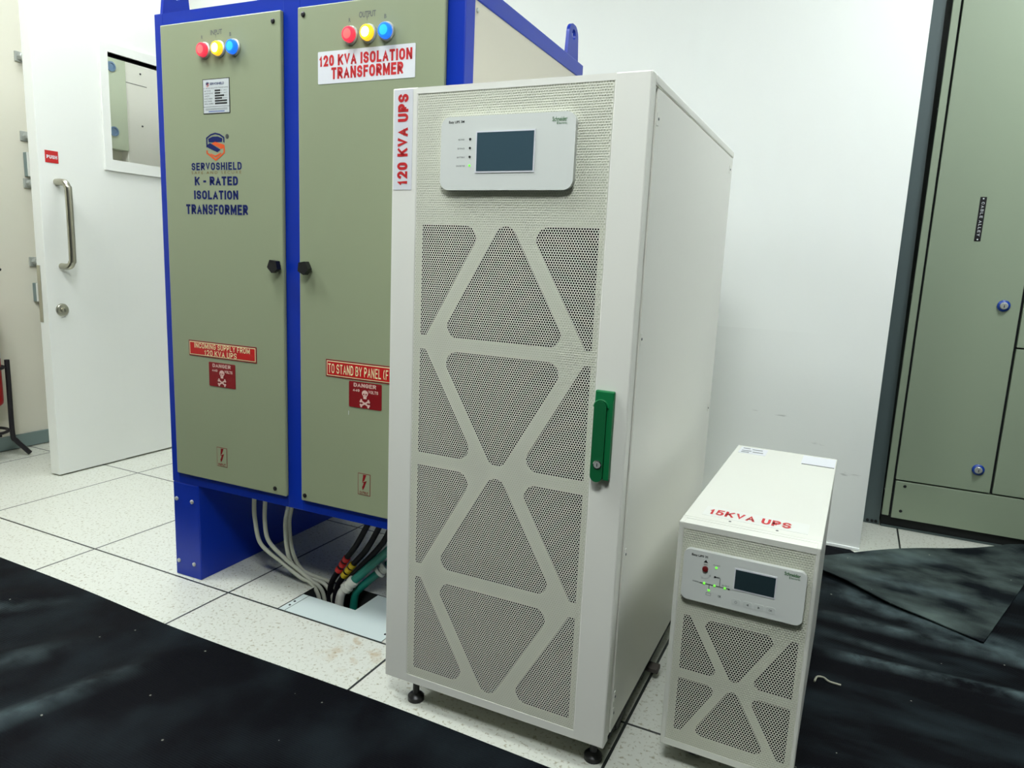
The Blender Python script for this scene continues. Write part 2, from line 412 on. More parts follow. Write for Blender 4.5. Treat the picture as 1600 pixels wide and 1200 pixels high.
# ------------------------------------------------------------ room shell
HX0, HX1, HY0, HY1 = .787, 1.143, .003, .212      # cut-out in the floor
X0, X1, Y0, Y1 = -1.385, 4.6, -4.0, 2.75
mb = MB()
for a in ((X0, HX0, Y0, Y1), (HX1, X1, Y0, Y1), (HX0, HX1, Y0, HY0), (HX0, HX1, HY1, Y1)):
    mb.add([(a[0], a[2], 0), (a[1], a[2], 0), (a[1], a[3], 0), (a[0], a[3], 0)], [(0, 1, 2, 3)], M_floor)
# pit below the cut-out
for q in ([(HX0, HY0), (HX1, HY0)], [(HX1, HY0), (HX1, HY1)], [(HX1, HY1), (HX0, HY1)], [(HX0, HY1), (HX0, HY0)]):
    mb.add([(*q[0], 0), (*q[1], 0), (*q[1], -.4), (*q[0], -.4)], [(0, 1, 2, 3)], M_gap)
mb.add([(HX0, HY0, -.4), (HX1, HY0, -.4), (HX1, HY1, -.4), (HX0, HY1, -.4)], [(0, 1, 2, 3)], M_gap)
tag(mb.build('floor', fix=False), 'speckled white raised-floor tiles with dark joints', kind='structure')

struct(MB().box(X0, X1, Y0, Y1, CEIL, CEIL+.05, M_ceil), 'ceiling')
WY = 1.380
mb = MB()
mb.box(.12, 2.262, WY, WY+.14, 0, CEIL, M_wall)
mb.box(X0, -.83, WY, WY+.14, 0, CEIL, M_wall)
mb.box(-.83, .12, WY, WY+.14, 2.14, CEIL, M_wall)
struct(mb, 'wall_back', label='white painted wall behind the equipment')
struct(MB().box(X0-.1, X0, Y0, Y1, 0, CEIL, M_wall2), 'wall_left')
struct(MB().box(X0, X1, Y1, Y1+.1, 0, CEIL, M_wall), 'wall_rear', label='far wall of corridor and cabinet recess')
struct(MB().bevbox(X0, X0+.014, -3.9, WY, .003, .068, M_skirt, .003), 'baseboard_left', label='grey skirting')
struct(MB().bevbox(1.2, 2.262, WY-.006, WY, .001, .011, mat('white_caulk', (236, 240, 238), .4), .0015), 'trim_1', label='thin white bead at the foot of the wall')
mb = MB(); mb.box(-.83, -.785, WY-.012, WY+.152, 0, 2.14, M_door); mb.box(.075, .12, WY-.012, WY+.152, 0, 2.14, M_door); mb.box(-.785, .075, WY-.012, WY+.152, 2.095, 2.14, M_door)
struct(mb, 'trim_2', label='white door frame')
# sheet-metal duct face closing the recess beside the tall cabinet
mb = MB()
P = [(1.9, 0), (2.334, 0), (2.312, CEIL), (1.9, CEIL)]
mb.prism(P, lambda u, v, d: (u, d, v), 1.735, 1.76, M_greymetal)
for x in (2.292, 2.308, 2.322): mb.lathe([(.006, 0), (.006, .004), (.003, .006)], (x, 1.7355, .012), (0, -1, 0), M_gap, 10)
struct(mb, 'trim_3', label='grey sheet-metal closing panel beside the tall cabinet')

# ------------------------------------------------------------ ceiling lamps
for i, (lx, ly, s_) in enumerate(LAMPS):
    t = thing('ceiling_light', ['square ceiling lamp over the floor in front of the white door', 'square ceiling lamp over the tiles in front of the blue-framed cabinet',
              'unseen square ceiling lamp placed to light the tall grey-green cabinet', 'square ceiling lamp nearest the open white door', 'square ceiling lamp added over the long black mat to brighten the white fronts'][i], 'lamp', (lx, ly, CEIL), 0, 'square ceiling lamps')
    fr = MB()
    for a in ((-.31, .31, -.31, -.29), (-.31, .31, .29, .31), (-.31, -.29, -.29, .29), (.29, .31, -.29, .29)): fr.box(*a, -.02, 0, M_door)
    fr.build('frame', t)
    m = M_lampdiff.copy(); m.node_tree.nodes['Principled BSDF'].inputs['Emission Strength'].default_value = s_
    MB().box(-.29, .29, -.29, .29, -.012, -.004, m).build('diffuser', t)

# ------------------------------------------------------------ open door with glazed window
DX0, DX1, DY0, DY1 = -.873, -.815, .394, 1.292
WY0, WY1, WZ0, WZ1 = .704, 1.0, 1.343, 1.783
d1 = thing('door_1', 'white door leaf standing open with window and pull handle', 'door', (DX1, DY0, 0)); d1['kind'] = 'structure'
off = (DX1, DY0, 0)
mb = MB()
mb.bevbox(DX0, DX1, DY0, WY0, .006, 2.09, M_door, .002); mb.bevbox(DX0, DX1, WY1, DY1, .006, 2.09, M_door, .002)
mb.box(DX0+.001, DX1-.0002, WY0-.004, WY1+.004, .008, WZ0, M_door); mb.box(DX0+.001, DX1-.0002, WY0-.004, WY1+.004, WZ1, 2.088, M_door)
mb.build('leaf', d1, off)
mb = MB(); fw = .034
o_ = rpoly([(WY0-fw, WZ0-.046), (WY1+fw, WZ0-.046), (WY1+fw, WZ1+fw+.004), (WY0-fw, WZ1+fw+.004)], .002, 2)
i_ = [(WY0, WZ0), (WY1, WZ0), (WY1, WZ1), (WY0, WZ1)]
vf = fill_polys([o_, i_])
xf = DX1+.010
mb.tris(vf, lambda u, v: (xf, u, v), M_door)
for lp, xx in ((o_, DX1), (i_, DX1-.050)):
    n = len(lp); mb.add([(xf, u, v) for u, v in lp]+[(xx, u, v) for u, v in lp], [(k, (k+1) % n, (k+1) % n+n, k+n) for k in range(n)], M_door)
mb.box(DX1-.050, DX1-.044, WY0, WY1, WZ1-.005, WZ1, M_gap)
mb.build('window_frame', d1, off)
MB().box(DX1-.056, DX1-.050, WY0, WY1, WZ0, WZ1, M_glass).build('glass_pane', d1, off)
mb = MB(); hz0, hz1, hy = .885, 1.222, .461
mb.tube([(DX1, hy, hz1), (DX1+.030, hy, hz1), (DX1+.048, hy+.004, hz1-.004), (DX1+.058, hy+.006, hz1-.020), (DX1+.062, hy+.007, hz1-.045), (DX1+.062, hy+.007, hz0+.045), (DX1+.058, hy+.006, hz0+.020), (DX1+.048, hy+.004, hz0+.004), (DX1+.030, hy, hz0), (DX1, hy, hz0)], .0135, M_steel, 16)
mb.build('pull_handle', d1, off, smooth=True)
mb = MB(); mb.lathe([(.026, 0), (.026, .004), (.023, .008), (.012, .009), (.0115, .016), (.010, .017)], (DX1, .450, .7066), (1, 0, 0), M_steel, 28)
lk = mb.build('door_lock', d1, off, smooth=True)
MB().box(DX1+.0165, DX1+.018, .449, .4515, .700, .713, M_gap).build('keyhole', lk, off)
MB().bevbox(-.872, -.850, DY0-.0015, DY0, .655, .887, M_steel, .0005).build('edge_plate', d1, off)
mb = MB(); px = DX1+.0012
mb.box(DX1, px, .4215, .4740, 1.2950, 1.3420, M_red); mb.caps('PUSH', .427, .469, 1.311, 1.3245, lambda u, v: (px+.0004, u, v), M_sticker)
mb.build('push_sign', d1, off)
mb = MB()
for q in range(5): mb.box(DX1, DX1+.0004, .445+q*.004, .448+q*.004, .672+q*.0008, .6735+q*.0008, M_greytxt)
mb.build('pencil_mark', d1, off)

# wall-mounted pieces seen past the door edge and a cabinet form standing in for its glass reflection
def wall_clip(z, y, i):
    t = thing('pipe_clip', ['metal pipe clip highest on the left wall', 'metal pipe clip just above the upper white box', 'metal pipe clip right under the upper white box', 'metal pipe clip just above the lower white box'][i], 'clip', (X0, y, z), 0, 'metal clips on the left wall')
    MB().bevbox(0, .008, -.028, .05, -.022, .022, M_zinc, .002).build('base', t)
    mb = MB(); mb.lathe([(.017, .0), (.017, .02), (.012, .022), (.012, .045), (.019, .046), (.019, .058), (.012, .06)], (.006, -.004, 0), (1, .12, .1), M_zinc, 8); mb.build('bolt', t)
    MB().tube([(.004, .04, -.016), (.03, .03, -.014), (.04, .01, -.004), (.03, .0, .01)], .006, M_zinc, 8).build('strap', t)
for i, z in enumerate((1.80, 1.455, 1.245, .885)): wall_clip(z, .690, i)
for i, (z0, z1) in enumerate(((1.278, 1.382), (.700, .784))):
    t = thing('junction_box', ['white junction box on the left wall at push-sign height', 'white junction box on the left wall at door-lock height'][i], 'box', (X0, .722, z0), 0, 'white boxes on the left wall')
    mb = MB(); mb.bevbox(0, .026, -.052, .062, -.002, z1-z0+.002, M_skirt, .003); mb.build('box_body', t)
    MB().bevbox(.026, .031, -.052, .062, -.002, z1-z0+.002, M_door, .002).build('cover', t)
t = thing('reflection_cabinet', 'pale cabinet form on the left wall standing in for a reflection in the door window', 'cabinet', (X0, 1.09, 1.0))
MB().bevbox(0, .05, .075, .285, .0, 1.2, mat('pale_cabinet_paint', (236, 232, 224), .5), .002).build('body', t)
g = MB().bevbox(0, .06, -.03, .075, .46, 1.2, mat('pale_green_side_paint', (196, 204, 180), .5), .003).build('green_side', t); part(g, 'grey-green side')
for z in (.545, .855):
    MB().lathe([(.024, 0), (.024, .006), (.017, .007), (.016, .002), (.0, .002)], (.06, -.005, z), (1, 0, 0), mat('pale_blue_lock_ring', (110, 140, 175), .4), 20).build('lock', t)
mb = MB(); mb.box(.05, .0505, .076, .2, .80, .803, M_gap)
mb.build('seam', t)
for z in (.86, .60): MB().lathe([(.005, 0), (.004, .003)], (.05, .165, z), (1, 0, 0), M_gap, 10).build('screw', t)

# ------------------------------------------------------------ fire extinguisher and its stand
EX, EY = -1.289, .377
t = thing('extinguisher_stand', 'black tube stand holding the red extinguisher', 'stand', (EX, EY, 0))
off = (EX, EY, 0)
for sy in (-1, 1):
    mb = MB(); yy = EY+sy*.083; xx = EX+.035
    mb.tube([(xx, yy, .452), (xx, yy, .3), (xx, yy, .11), (xx+.004, yy+sy*.012, .075), (xx+.018, yy+sy*.042, .03), (xx+.024, yy+sy*.056, .010)], .0105, M_blacktube, 12)
    mb.build('leg', t, off, smooth=True)
for z in (.13, .42):
    mb = MB(); n = 20
    mb.tube([(EX+.078*math.cos(a), EY+.076*math.sin(a), z) for a in [math.pi*2*k/n for k in range(n+1)]], .007, M_blacktube, 8, 0)
    mb.build('hoop', t, off, smooth=True)
MB().box(EX-.07, EX+.07, EY-.02, EY+.02, .112, .122, M_blacktube).build('base_bar', t, off)
t = thing('fire_extinguisher', 'red fire extinguisher cut off by the left edge', 'fire extinguisher', (EX, EY, .122))
off = (EX, EY, 0)
MB().lathe([(.01, .122), (.055, .124), (.066, .135), (.068, .15), (.068, .58), (.062, .615), (.045, .645), (.024, .662), (.022, .69)], (EX, EY, 0), (0, 0, 1), M_extred, 32).build('cylinder', t, off, smooth=True)
MB().lathe([(.0687, .34), (.0687, .41)], (EX, EY, 0), (0, 0, 1), M_sticker, 32).build('paper_label', t, off, smooth=True)
mb = MB(); mb.lathe([(.026, .685), (.026, .70), (.018, .705), (.018, .735)], (EX, EY, 0), (0, 0, 1), M_black, 16); mb.build('valve', t, off, smooth=True)
MB().tube([(EX, EY, .73), (EX+.015, EY+.03, .740), (EX+.02, EY+.07, .740), (EX+.02, EY+.095, .728)], .006, M_black, 8).build('lever', t, off, smooth=True)
MB().tube([(EX, EY-.015, .715), (EX+.03, EY-.08, .70), (EX+.04, EY-.1, .6), (EX+.04, EY-.09, .35)], .009, M_black, 10).build('hose', t, off, smooth=True)

# ------------------------------------------------------------ isolation transformer
TW, TD, TZ0, TZ1 = .9514, .7707, .2955, 1.598
TF = .005
tr = thing('isolation_transformer', 'blue-framed grey-green transformer cabinet with two doors and lit lamps', 'transformer', (.368, .0125, 0), .0251)
mb = MB(); bv = .0025
for x0, x1 in ((0, .0325), (.4440, .4985), (.9060, TW)): mb.bevbox(x0, x1, 0, .045, TZ0, TZ1, M_blue, bv)
mb.box(.004, TW-.004, .0006, .044, 1.561, TZ1-.001, M_blue); mb.box(.004, TW-.004, .0006, .044, TZ0+.001, .3315, M_blue)
for x0, x1 in ((0, .045), (TW-.045, TW)):
    mb.bevbox(x0, x1, TD-.03, TD, TZ0, TZ1, M_blue, bv)
    mb.bevbox(x0, x1, .03, TD-.02, TZ1-.042, TZ1, M_blue, bv); mb.bevbox(x0, x1, .03, TD-.02, TZ0, TZ0+.04, M_blue, bv)
mb.bevbox(.03, TW-.03, TD-.045, TD, TZ1-.04, TZ1, M_blue, bv); mb.bevbox(.03, TW-.03, TD-.045, TD, TZ0, TZ0+.04, M_blue, bv)
mb.build('frame', tr)
for x0, x1 in ((.003, .006), (TW-.006, TW-.003)):
    o = MB().box(x0, x1, .045, TD-.03, TZ0+.04, TZ1-.042, M_cream).build('side_panel', tr)
    if x0 > .5:
        for yy in (.058, .68):
            MB().lathe([(.005, 0), (.005, .003), (.002, .004)], (TW-.003, yy, 1.536), (1, 0, 0), M_zinc, 12).build('screw', o)
MB().box(.045, TW-.045, .045, TD-.045, TZ1-.02, TZ1-.012, M_cream).build('top_panel', tr)
MB().box(.045, TW-.045, TD-.01, TD-.006, TZ0+.04, TZ1-.04, M_cream).build('back_panel', tr)
MB().box(.045, .226, .045, TD-.045, TZ0+.02, TZ0+.026, M_blue).box(.746, TW-.045, .045, TD-.045, TZ0+.02, TZ0+.026, M_blue).box(.226, .746, .27, TD-.045, TZ0+.02, TZ0+.026, M_blue).build('bottom_panel', tr)
for x0, x1 in ((.001, .1045), (TW-.105, TW-.001)):
    o = MB().bevbox(x0, x1, 0, TD-.005, 0, TZ0, M_blue, .003).build('foot', tr)
    for dx in (.014, .077):
        for z in (.046, .243):
            MB().lathe([(.0062, 0), (.0062, .003), (.003, .0055)], (x0+dx, 0, z), (0, -1, 0), M_zinc, 12).build('bolt', o)
for x0 in (.006, TW-.016):
    for y0 in (.014, .640):
        P = rpoly([(y0, TZ1-.002), (y0+.096, TZ1-.002), (y0+.084, TZ1+.096), (y0+.012, TZ1+.096)], [.001, .001, .033, .033], 8)
        H = [(y0+.048+.015*math.cos(a), TZ1+.068+.015*math.sin(a)) for a in [math.pi*2*k/20 for k in range(20)]]
        mb = MB(); vf = fill_polys([P, H])
        for xx in (x0, x0+.010): mb.tris(vf, lambda u, v: (xx, u, v), M_blue)
        for lp in (P, H):
            n = len(lp); mb.add([(x0, u, v) for u, v in lp]+[(x0+.01, u, v) for u, v in lp], [(k, (k+1) % n, (k+1) % n+n, k+n) for k in range(n)], M_blue)
        mb.build('lifting_lug', tr)

# door contents are laid out on the door sheets; these carry sheet coordinates into the cabinet's own frame
def DLEFT(v): return (.2376+(v[0]-.62)*.985, v[1]-TF, .989+(v[2]-.989)*1.0098)
def DRIGHT(v): return (.7026+(v[0]-1.089)*.9975, v[1]-TF, .989+(v[2]-.989)*1.018)
off = DLEFT
YD = TF-.010                       # door face
F = lambda u, v: (u, YD-.0004, v)
F2 = lambda u, v: (u, YD-.0012, v)
def quad(x0, x1, z0, z1): return [(x0, z0), (x1, z0), (x1, z1), (x0, z1)]
def lamp(x, z, lens, core, parent):
    mb = MB()
    mb.lathe([(.0205, 0), (.0205, .004), (.0185, .006)], (x, YD, z), (0, -1, 0), M_zinc, 24)
    mb.lathe([(.0170, .006), (.0170, .013), (.0155, .016), (.0110, .017)], (x, YD, z), (0, -1, 0), lens, 24)
    mb.lathe([(.0110, .0171), (.007, .0175), (.0, .0177)], (x, YD, z), (0, -1, 0), core, 24)
    mb.build('indicator_lamp', parent, off, smooth=True)
def knob(x, z, parent, rot):
    mb = MB()
    mb.lathe([(.009, 0), (.009, .008)], (x, YD, z), (0, -1, 0), M_black, 14)
    pts = [(x+.016*math.cos(a)*(1.12 if k % 2 else .92), z+.016*math.sin(a)*(1.12 if k % 2 else .92)) for k, a in enumerate([rot+math.pi*2*k/10 for k in range(10)])]
    mb.prism(rpoly(pts, .002, 3), lambda u, v, d: (u, d, v), YD-.007, YD-.022, M_black)
    mb.build('knob', parent, off)
def screw(x, z, parent):
    MB().lathe([(.006, 0), (.006, .002), (.003, .003)], (x, YD, z), (0, -1, 0), M_black, 12).build('screw', parent, off)
def shield(mb, cx, cz, w, h, fn, mats):
    """two-colour shield mark with a folded ribbon S"""
    B, O = mats; X = lambda u: cx+u*w/2; Z = lambda v: cz+v*h/2
    q = lambda pts, m: mb.flat([(X(u), Z(v)) for u, v in pts], fn, m)
    # outline: blue upper half, orange lower half
    q([(-1, .62), (-.5, .86), (0, .95), (0, .84), (-.45, .76), (-.86, .56)], B); q([(0, .95), (.5, .86), (1, .62), (.86, .56), (.45, .76), (0, .84)], B)
    q([(-1, .62), (-.86, .56), (-.86, .02), (-1, -.06)], B); q([(1, .62), (.86, .56), (.86, .30), (1, .22)], B)
    q([(-1, -.22), (-.86, -.28), (-.86, -.42), (-1, -.46)], O); q([(1, .02), (.86, -.02), (.86, -.42), (1, -.46)], O)
    q([(-1, -.46), (-.86, -.42), (0, -.84), (0, -1)], O); q([(1, -.46), (0, -1), (0, -.84), (.86, -.42)], O)
    # ribbons
    q([(-.78, .54), (-.72, .30), (.72, .30), (.78, .54), (.3, .68), (-.3, .68)], B)
    q([(-.95, .10), (-.60, .26), (.55, -.24), (.2, -.40), (-.95, -.02)], B)
    q([(-.42, .20), (-.05, .34), (.98, .10), (.98, -.10), (.62, -.18)], O)
    q([(-.62, -.44), (-.05, -.62), (.62, -.40), (.5, -.56), (0, -.74), (-.5, -.58)], O)

# --- left door
dl = MB().bevbox(.0320, .4450, -.010, .002, .3285, 1.5645, M_beige, .003).build('door', tr)
for x, z in ((.807, 1.535), (.792, .352)): screw(x, z, dl)
knob(.813, .949, dl, .2)
for x, a, bq in ((.5755, M_lred, M_lredc), (.6270, M_lyel, M_lyelc), (.6785, M_lblu, M_lbluc)): lamp(x, 1.484, a, bq, dl)
MB().text('INPUT', .596, .637, 1.5195, 1.5315, F, M_greytxt, .02).build('lamp_title', dl, off)
for x, t_ in ((.563, 'R'), (.6115, 'Y'), (.662, 'B')): MB().text(t_, x, x+.006, 1.5125, 1.5215, F, M_greytxt, .02).build('phase_letter', dl, off)
mb = MB()
mb.box(.5635, .6585, YD-.0008, YD, 1.3295, 1.4150, M_blacktxt); mb.flat(quad(.5655, .6565, 1.3312, 1.4132), lambda u, v: (u, YD-.0010, v), M_plate)
shield(mb, .581, 1.4015, .011, .013, F2, (M_bluetxt, M_orange)); mb.text('SERVOSHIELD', .590, .640, 1.3995, 1.4055, F2, M_bluetxt, .02)
mb.text('K - RATED ISOLATION TRANSFORMER', .568, .654, 1.3905, 1.3938, F2, M_greytxt)
for k, w in enumerate((.020, .020, .033, .026, .043, .043)):
    z = 1.3835-k*.0063
    mb.flat(quad(.6065, .6065+w, z, z+.0042), F2, M_blacktxt)
    mb.text(('INPUT VOLTAGE', 'OUTPUT VOLTAGE', 'CAPACITY', 'RATED CURRENT', 'ELEC PHASE', 'SERIAL NUMBER')[k], .569, (.592, .600, .588, .599, .596, .602)[k], z+.0004, z+.0036, F2, M_blacktxt)
    if w < .04: mb.text(('V AC', 'V AC', 'KVA', 'AMPS')[k], .6080+w, .6500, z+.0006, z+.0034, F2, M_greytxt)
mb.flat(quad(.5655, .6565, 1.3462, 1.3470), F2, M_blacktxt)
mb.flat(quad(.572, .650, 1.3415, 1.3425), F2, M_greytxt); mb.flat(quad(.572, .650, 1.3385, 1.3395), F2, M_greytxt); mb.flat(quad(.583, .640, 1.3340, 1.3358), F2, M_bluering)
mb.build('nameplate', dl, off)
mb = MB(); shield(mb, .6030, 1.2480, .0660, .0730, F, (M_bluetxt, M_orange))
mb.lathe([(.0062, 0), (.0062, .0004), (.0050, .0004), (.0050, 0)], (.6455, YD-.0002, 1.2720), (0, -1, 0), M_greytxt, 20); mb.text('R', .6430, .6482, 1.2685, 1.2755, F2, M_greytxt, .02)
mb.build('shield_logo', dl, off)
mb = MB()
mb.caps('SERVOSHIELD', .5125, .6940, 1.1888, 1.2080, F, M_bluetxt, t=.20, gap=.15)
mb.text('SAFE AND SECURE', .5125, .6925, 1.1790, 1.1860, F, M_gold, 0, 1.5)
mb.caps('K - RATED', .5225, .6800, 1.1500, 1.1725, F, M_bluetxt, t=.22)
mb.caps('ISOLATION', .5190, .6805, 1.1140, 1.1370, F, M_bluetxt, t=.22)
mb.caps('TRANSFORMER', .4875, .7135, 1.0750, 1.1010, F, M_bluetxt, t=.22)
mb.build('door_lettering', dl, off)

def strip_sign(parent, x0, x1, z0, z1, lines):
    mb = MB(); mb.box(x0, x1, YD-.0010, YD, z0, z1, M_dred); f2 = lambda u, v: (u, YD-.0012, v); f3 = lambda u, v: (u, YD-.0015, v); f4 = lambda u, v: (u, YD-.0019, v)
    mb.flat(quad(x0+.003, x1-.003, z0+.003, z1-.003), f2, M_yellowtxt); mb.flat(quad(x0+.005, x1-.005, z0+.005, z1-.005), f3, M_red)
    for t_, a, c, d, e_ in lines: mb.caps(t_, a, c, d, e_, f4, M_yellowtxt, t=.13, gap=.18)
    mb.build('strip_sign', parent, off)
def danger_sign(parent, x0, x1, z0, z1):
    w = x1-x0; h = z1-z0; X = lambda u: x0+u*w; Z = lambda v: z0+v*h
    mb = MB(); mb.prism(rpoly(quad(x0, x1, z0, z1), .003, 3), lambda u, v, d: (u, d, v), YD, YD-.001, M_dred)
    f2 = lambda u, v: (u, YD-.0014, v); f3 = lambda u, v: (u, YD-.0017, v)
    mb.caps('DANGER', X(.15), X(.84), Z(.80), Z(.95), f2, M_pinktxt)
    mb.caps('440', X(.12), X(.33), Z(.62), Z(.72), f2, M_pinktxt); mb.caps('VOLTS', X(.60), X(.90), Z(.60), Z(.72), f2, M_pinktxt)
    S = [(.50+.095*math.cos(a), .58+.125*math.sin(a)) for a in [math.pi*2*k/20 for k in range(20)]]
    mb.flat([(X(u), Z(v)) for u, v in S], f2, M_pinktxt)
    mb.flat([(X(u), Z(v)) for u, v in ((.445, .48), (.555, .48), (.545, .37), (.455, .37))], lambda u, v: (u, YD-.0015, v), M_pinktxt)
    for cx in (.463, .537): mb.flat([(X(cx+.022*math.cos(a)), Z(.55+.032*math.sin(a))) for a in [math.pi*2*k/10 for k in range(10)]], f3, M_dred)
    mb.flat([(X(.49), Z(.47)), (X(.51), Z(.47)), (X(.5), Z(.51))], f3, M_dred)
    for sg in (1, -1):
        a = Vector((X(.5-.12*sg), Z(.10))); c = Vector((X(.5+.12*sg), Z(.29))); d = (c-a).normalized(); n = Vector((-d.y, d.x))*.0021
        yy = .0016 if sg > 0 else .0018; ff = lambda u, v: (u, YD-yy, v)
        mb.flat([tuple(a-n), tuple(c-n), tuple(c+n), tuple(a+n)], ff, M_pinktxt)
        for e_ in (a, c):
            for s2 in (1, -1):
                p_ = e_+n*1.0*s2; mb.flat([(p_.x+.0029*math.cos(k*.7854), p_.y+.0029*math.sin(k*.7854)) for k in range(8)], lambda u, v: (u, YD-yy-.0001*(s2+2), v), M_pinktxt)
    mb.build('danger_sign', parent, off)
def bolt_sticker(parent, x0, x1, z0, z1, word):
    w = x1-x0; h = z1-z0; X = lambda u: x0+u*w; Z = lambda v: z0+v*h
    mb = MB(); mb.flat(quad(x0, x1, z0, z1), F, M_dred); mb.flat(quad(x0+.0014, x1-.0014, z0+.0014, z1-.0014), lambda u, v: (u, YD-.0007, v), M_beige)
    f3 = lambda u, v: (u, YD-.0010, v)
    mb.flat([(X(u), Z(v)) for u, v in ((.42, .95), (.68, .95), (.52, .68), (.36, .60))], f3, M_dred)
    mb.flat([(X(u), Z(v)) for u, v in ((.30, .58), (.72, .68), (.52, .36), (.40, .40), (.48, .58))], f3, M_dred)
    mb.flat([(X(u), Z(v)) for u, v in ((.34, .40), (.58, .42), (.40, .22))], f3, M_dred)
    mb.text(word, X(.14), X(.86), Z(.05), Z(.17), f3, M_dred, .02)
    mb.build('lightning_sticker', parent, off)
strip_sign(dl, .4800, .7335, .6895, .7325, [('INCOMING SUPPLY FROM', .503, .7105, .7125, .7270), ('120 KVA UPS', .541, .6625, .6940, .7095)])
danger_sign(dl, .5555, .6545, .6105, .6775)
bolt_sticker(dl, .5760, .6155, .3820, .4375, 'INPUT')
# --- right door
off = DRIGHT
dr = MB().bevbox(.4975, .9070, -.010, .002, .3285, 1.5645, M_beige, .003).build('door', tr)
for x, z in ((.9015, 1.537), (.896, .3555)): screw(x, z, dr)
knob(.912, .949, dr, .5)
for x, a, bq in ((1.0425, M_lred, M_lredc), (1.0930, M_lyel, M_lyelc), (1.1430, M_lblu, M_lbluc)): lamp(x, 1.479, a, bq, dr)
MB().text('OUTPUT', 1.0645, 1.1110, 1.5145, 1.5275, F, M_greytxt, .02).build('lamp_title', dr, off)
for x, t_ in ((1.035, 'R'), (1.084, 'Y'), (1.134, 'B')): MB().text(t_, x, x+.006, 1.5075, 1.5165, F, M_greytxt, .02).build('phase_letter', dr, off)
mb = MB(); mb.prism(rpoly(quad(.9455, 1.2190, 1.3785, 1.4500), .002, 2), lambda u, v, d: (u, d, v), YD, YD-.0008, M_sticker)
mb.caps('120 KVA ISOLATION', .9495, 1.2115, 1.4170, 1.4415, F2, M_redtxt, t=.22); mb.caps('TRANSFORMER', .9855, 1.1880, 1.3875, 1.4135, F2, M_redtxt, t=.22)
mb.build('name_sticker', dr, off)
strip_sign(dr, .9680, 1.2600, .6830, .7265, [('TO STAND BY PANEL (F', .976, 1.159, .6925, .7165)])
danger_sign(dr, 1.0405, 1.1395, .6140, .6790)
bolt_sticker(dr, 1.0698, 1.1080, .3905, .4470, 'OUTPUT')
mb = MB(); mb.flat([(1.0385, .592), (1.0398, .592), (1.0402, .602), (1.0388, .603)], F, M_sticker); mb.build('paint_chip', dr, off)

# ------------------------------------------------------------ perforated sheets
def perforated(x0, x1, z0, z1, y, p, r, m, depth=.0012, skip=None):
    """brick-laid sheet of round holes, real openings with wall thickness"""
    h = p*math.sqrt(3)/2; nx = int(round((x1-x0)/p)); nz = int(round((z1-z0)/h))
    p = (x1-x0)/nx; h = (z1-z0)/nz
    V = []; Fc = []
    circ = [(math.cos(a), math.sin(a)) for a in [math.pi*2*k/8-math.pi*.75 for k in range(8)]]
    outr = [(-.5, -.5), (0, -.5), (.5, -.5), (.5, 0), (.5, .5), (0, .5), (-.5, .5), (-.5, 0)]
    for j in range(nz):
        zc = z0+(j+.5)*h; odd = j % 2
        if odd:
            for a in (x0, x1-p/2):
                o = len(V); V += [(a, y, zc-h/2), (a+p/2, y, zc-h/2), (a+p/2, y, zc+h/2), (a, y, zc+h/2)]; Fc.append((o, o+1, o+2, o+3))
        for i in range(nx-odd):
            xc = x0+(i+.5+.5*odd)*p; o = len(V)
            if skip and skip(xc, zc):
                V += [(xc+u*p, y, zc+v*h) for u, v in ((-.5, -.5), (.5, -.5), (.5, .5), (-.5, .5))]; Fc.append((o, o+1, o+2, o+3)); continue
            V += [(xc+u*p, y, zc+v*h) for u, v in outr]+[(xc+u*r, y, zc+v*r) for u, v in circ]+[(xc+u*r, y+depth, zc+v*r) for u, v in circ]
            for k in range(8):
                k2 = (k+1) % 8
                Fc.append((o+k, o+k2, o+8+k2, o+8+k)); Fc.append((o+8+k, o+8+k2, o+16+k2, o+16+k))
    mb = MB(); mb.v = V; mb.f = Fc; mb.m = [0]*len(Fc); mb.mats = [m]
    return mb
def tri_row(z0, z1, up, xc, xl, xr, hb, gap, r):
    """one band of the truss pattern: centre triangle plus the two cut-off side triangles"""
    H = z1-z0; s = 1.75
    A = [(xc-hb, z0), (xc+hb, z0), (xc, z0+hb*s)]
    top = z1
    # right piece, bounded by a line parallel to the triangle's right edge
    xb = xc+hb+gap            # where that line meets z0
    zx = z0+(xb-xr)*s         # its height at xr (may be above z0)
    xt = xb-(z1-z0)/s
    Rg = [(xt, z1), (xr, z1), (xr, max(zx, z0)+.0)]
    if zx < z0: Rg = [(xt, z1), (xr, z1), (xr, z0), (xb, z0)]
    lp = [rpoly(A, [r, r, r], 7), rpoly(Rg, [r]+[.002]+([.002, .004] if len(Rg) == 4 else [.005]), 7)]
    lp.append([(2*xc-u, v) for u, v in lp[1]][::-1])
    if not up: lp = [[(u, z0+z1-v) for u, v in q][::-1] for q in lp]
    return lp

# ------------------------------------------------------------ the tall 120 kVA cabinet
UX, UY, UR = 1.2917, -.1882, .0045
UW, UD, UB, UT = .5143, .876, .061, 1.3084
u = thing('power_supply_cabinet', 'tall white power cabinet with perforated front and green door handle', 'power supply', (UX, UY, 0), UR)
PX0, PX1, PZ0, PZ1 = .0580, .4500, .0800, 1.2960
mb = MB(); bt = .022
mb.bevbox(.0, PX0, 0, .028, UB, UT, M_ups, .0025); mb.bevbox(PX1, UW, 0, .028, UB, UT, M_ups, .0025)
mb.box(PX0-.004, PX1+.004, .0002, .027, UB+.001, PZ0, M_ups); mb.box(PX0-.004, PX1+.004, .0002, .027, PZ1, UT-.001, M_ups)
fd = mb.build('front_door', u)
def in_panel(x, z): return .125 < x < .380 and 1.122 < z < 1.242
perforated(PX0, PX1, PZ0, PZ1, .0006, .00503, .00198, M_upsperf, .0004, in_panel).build('perforated_sheet', fd, fix=False)
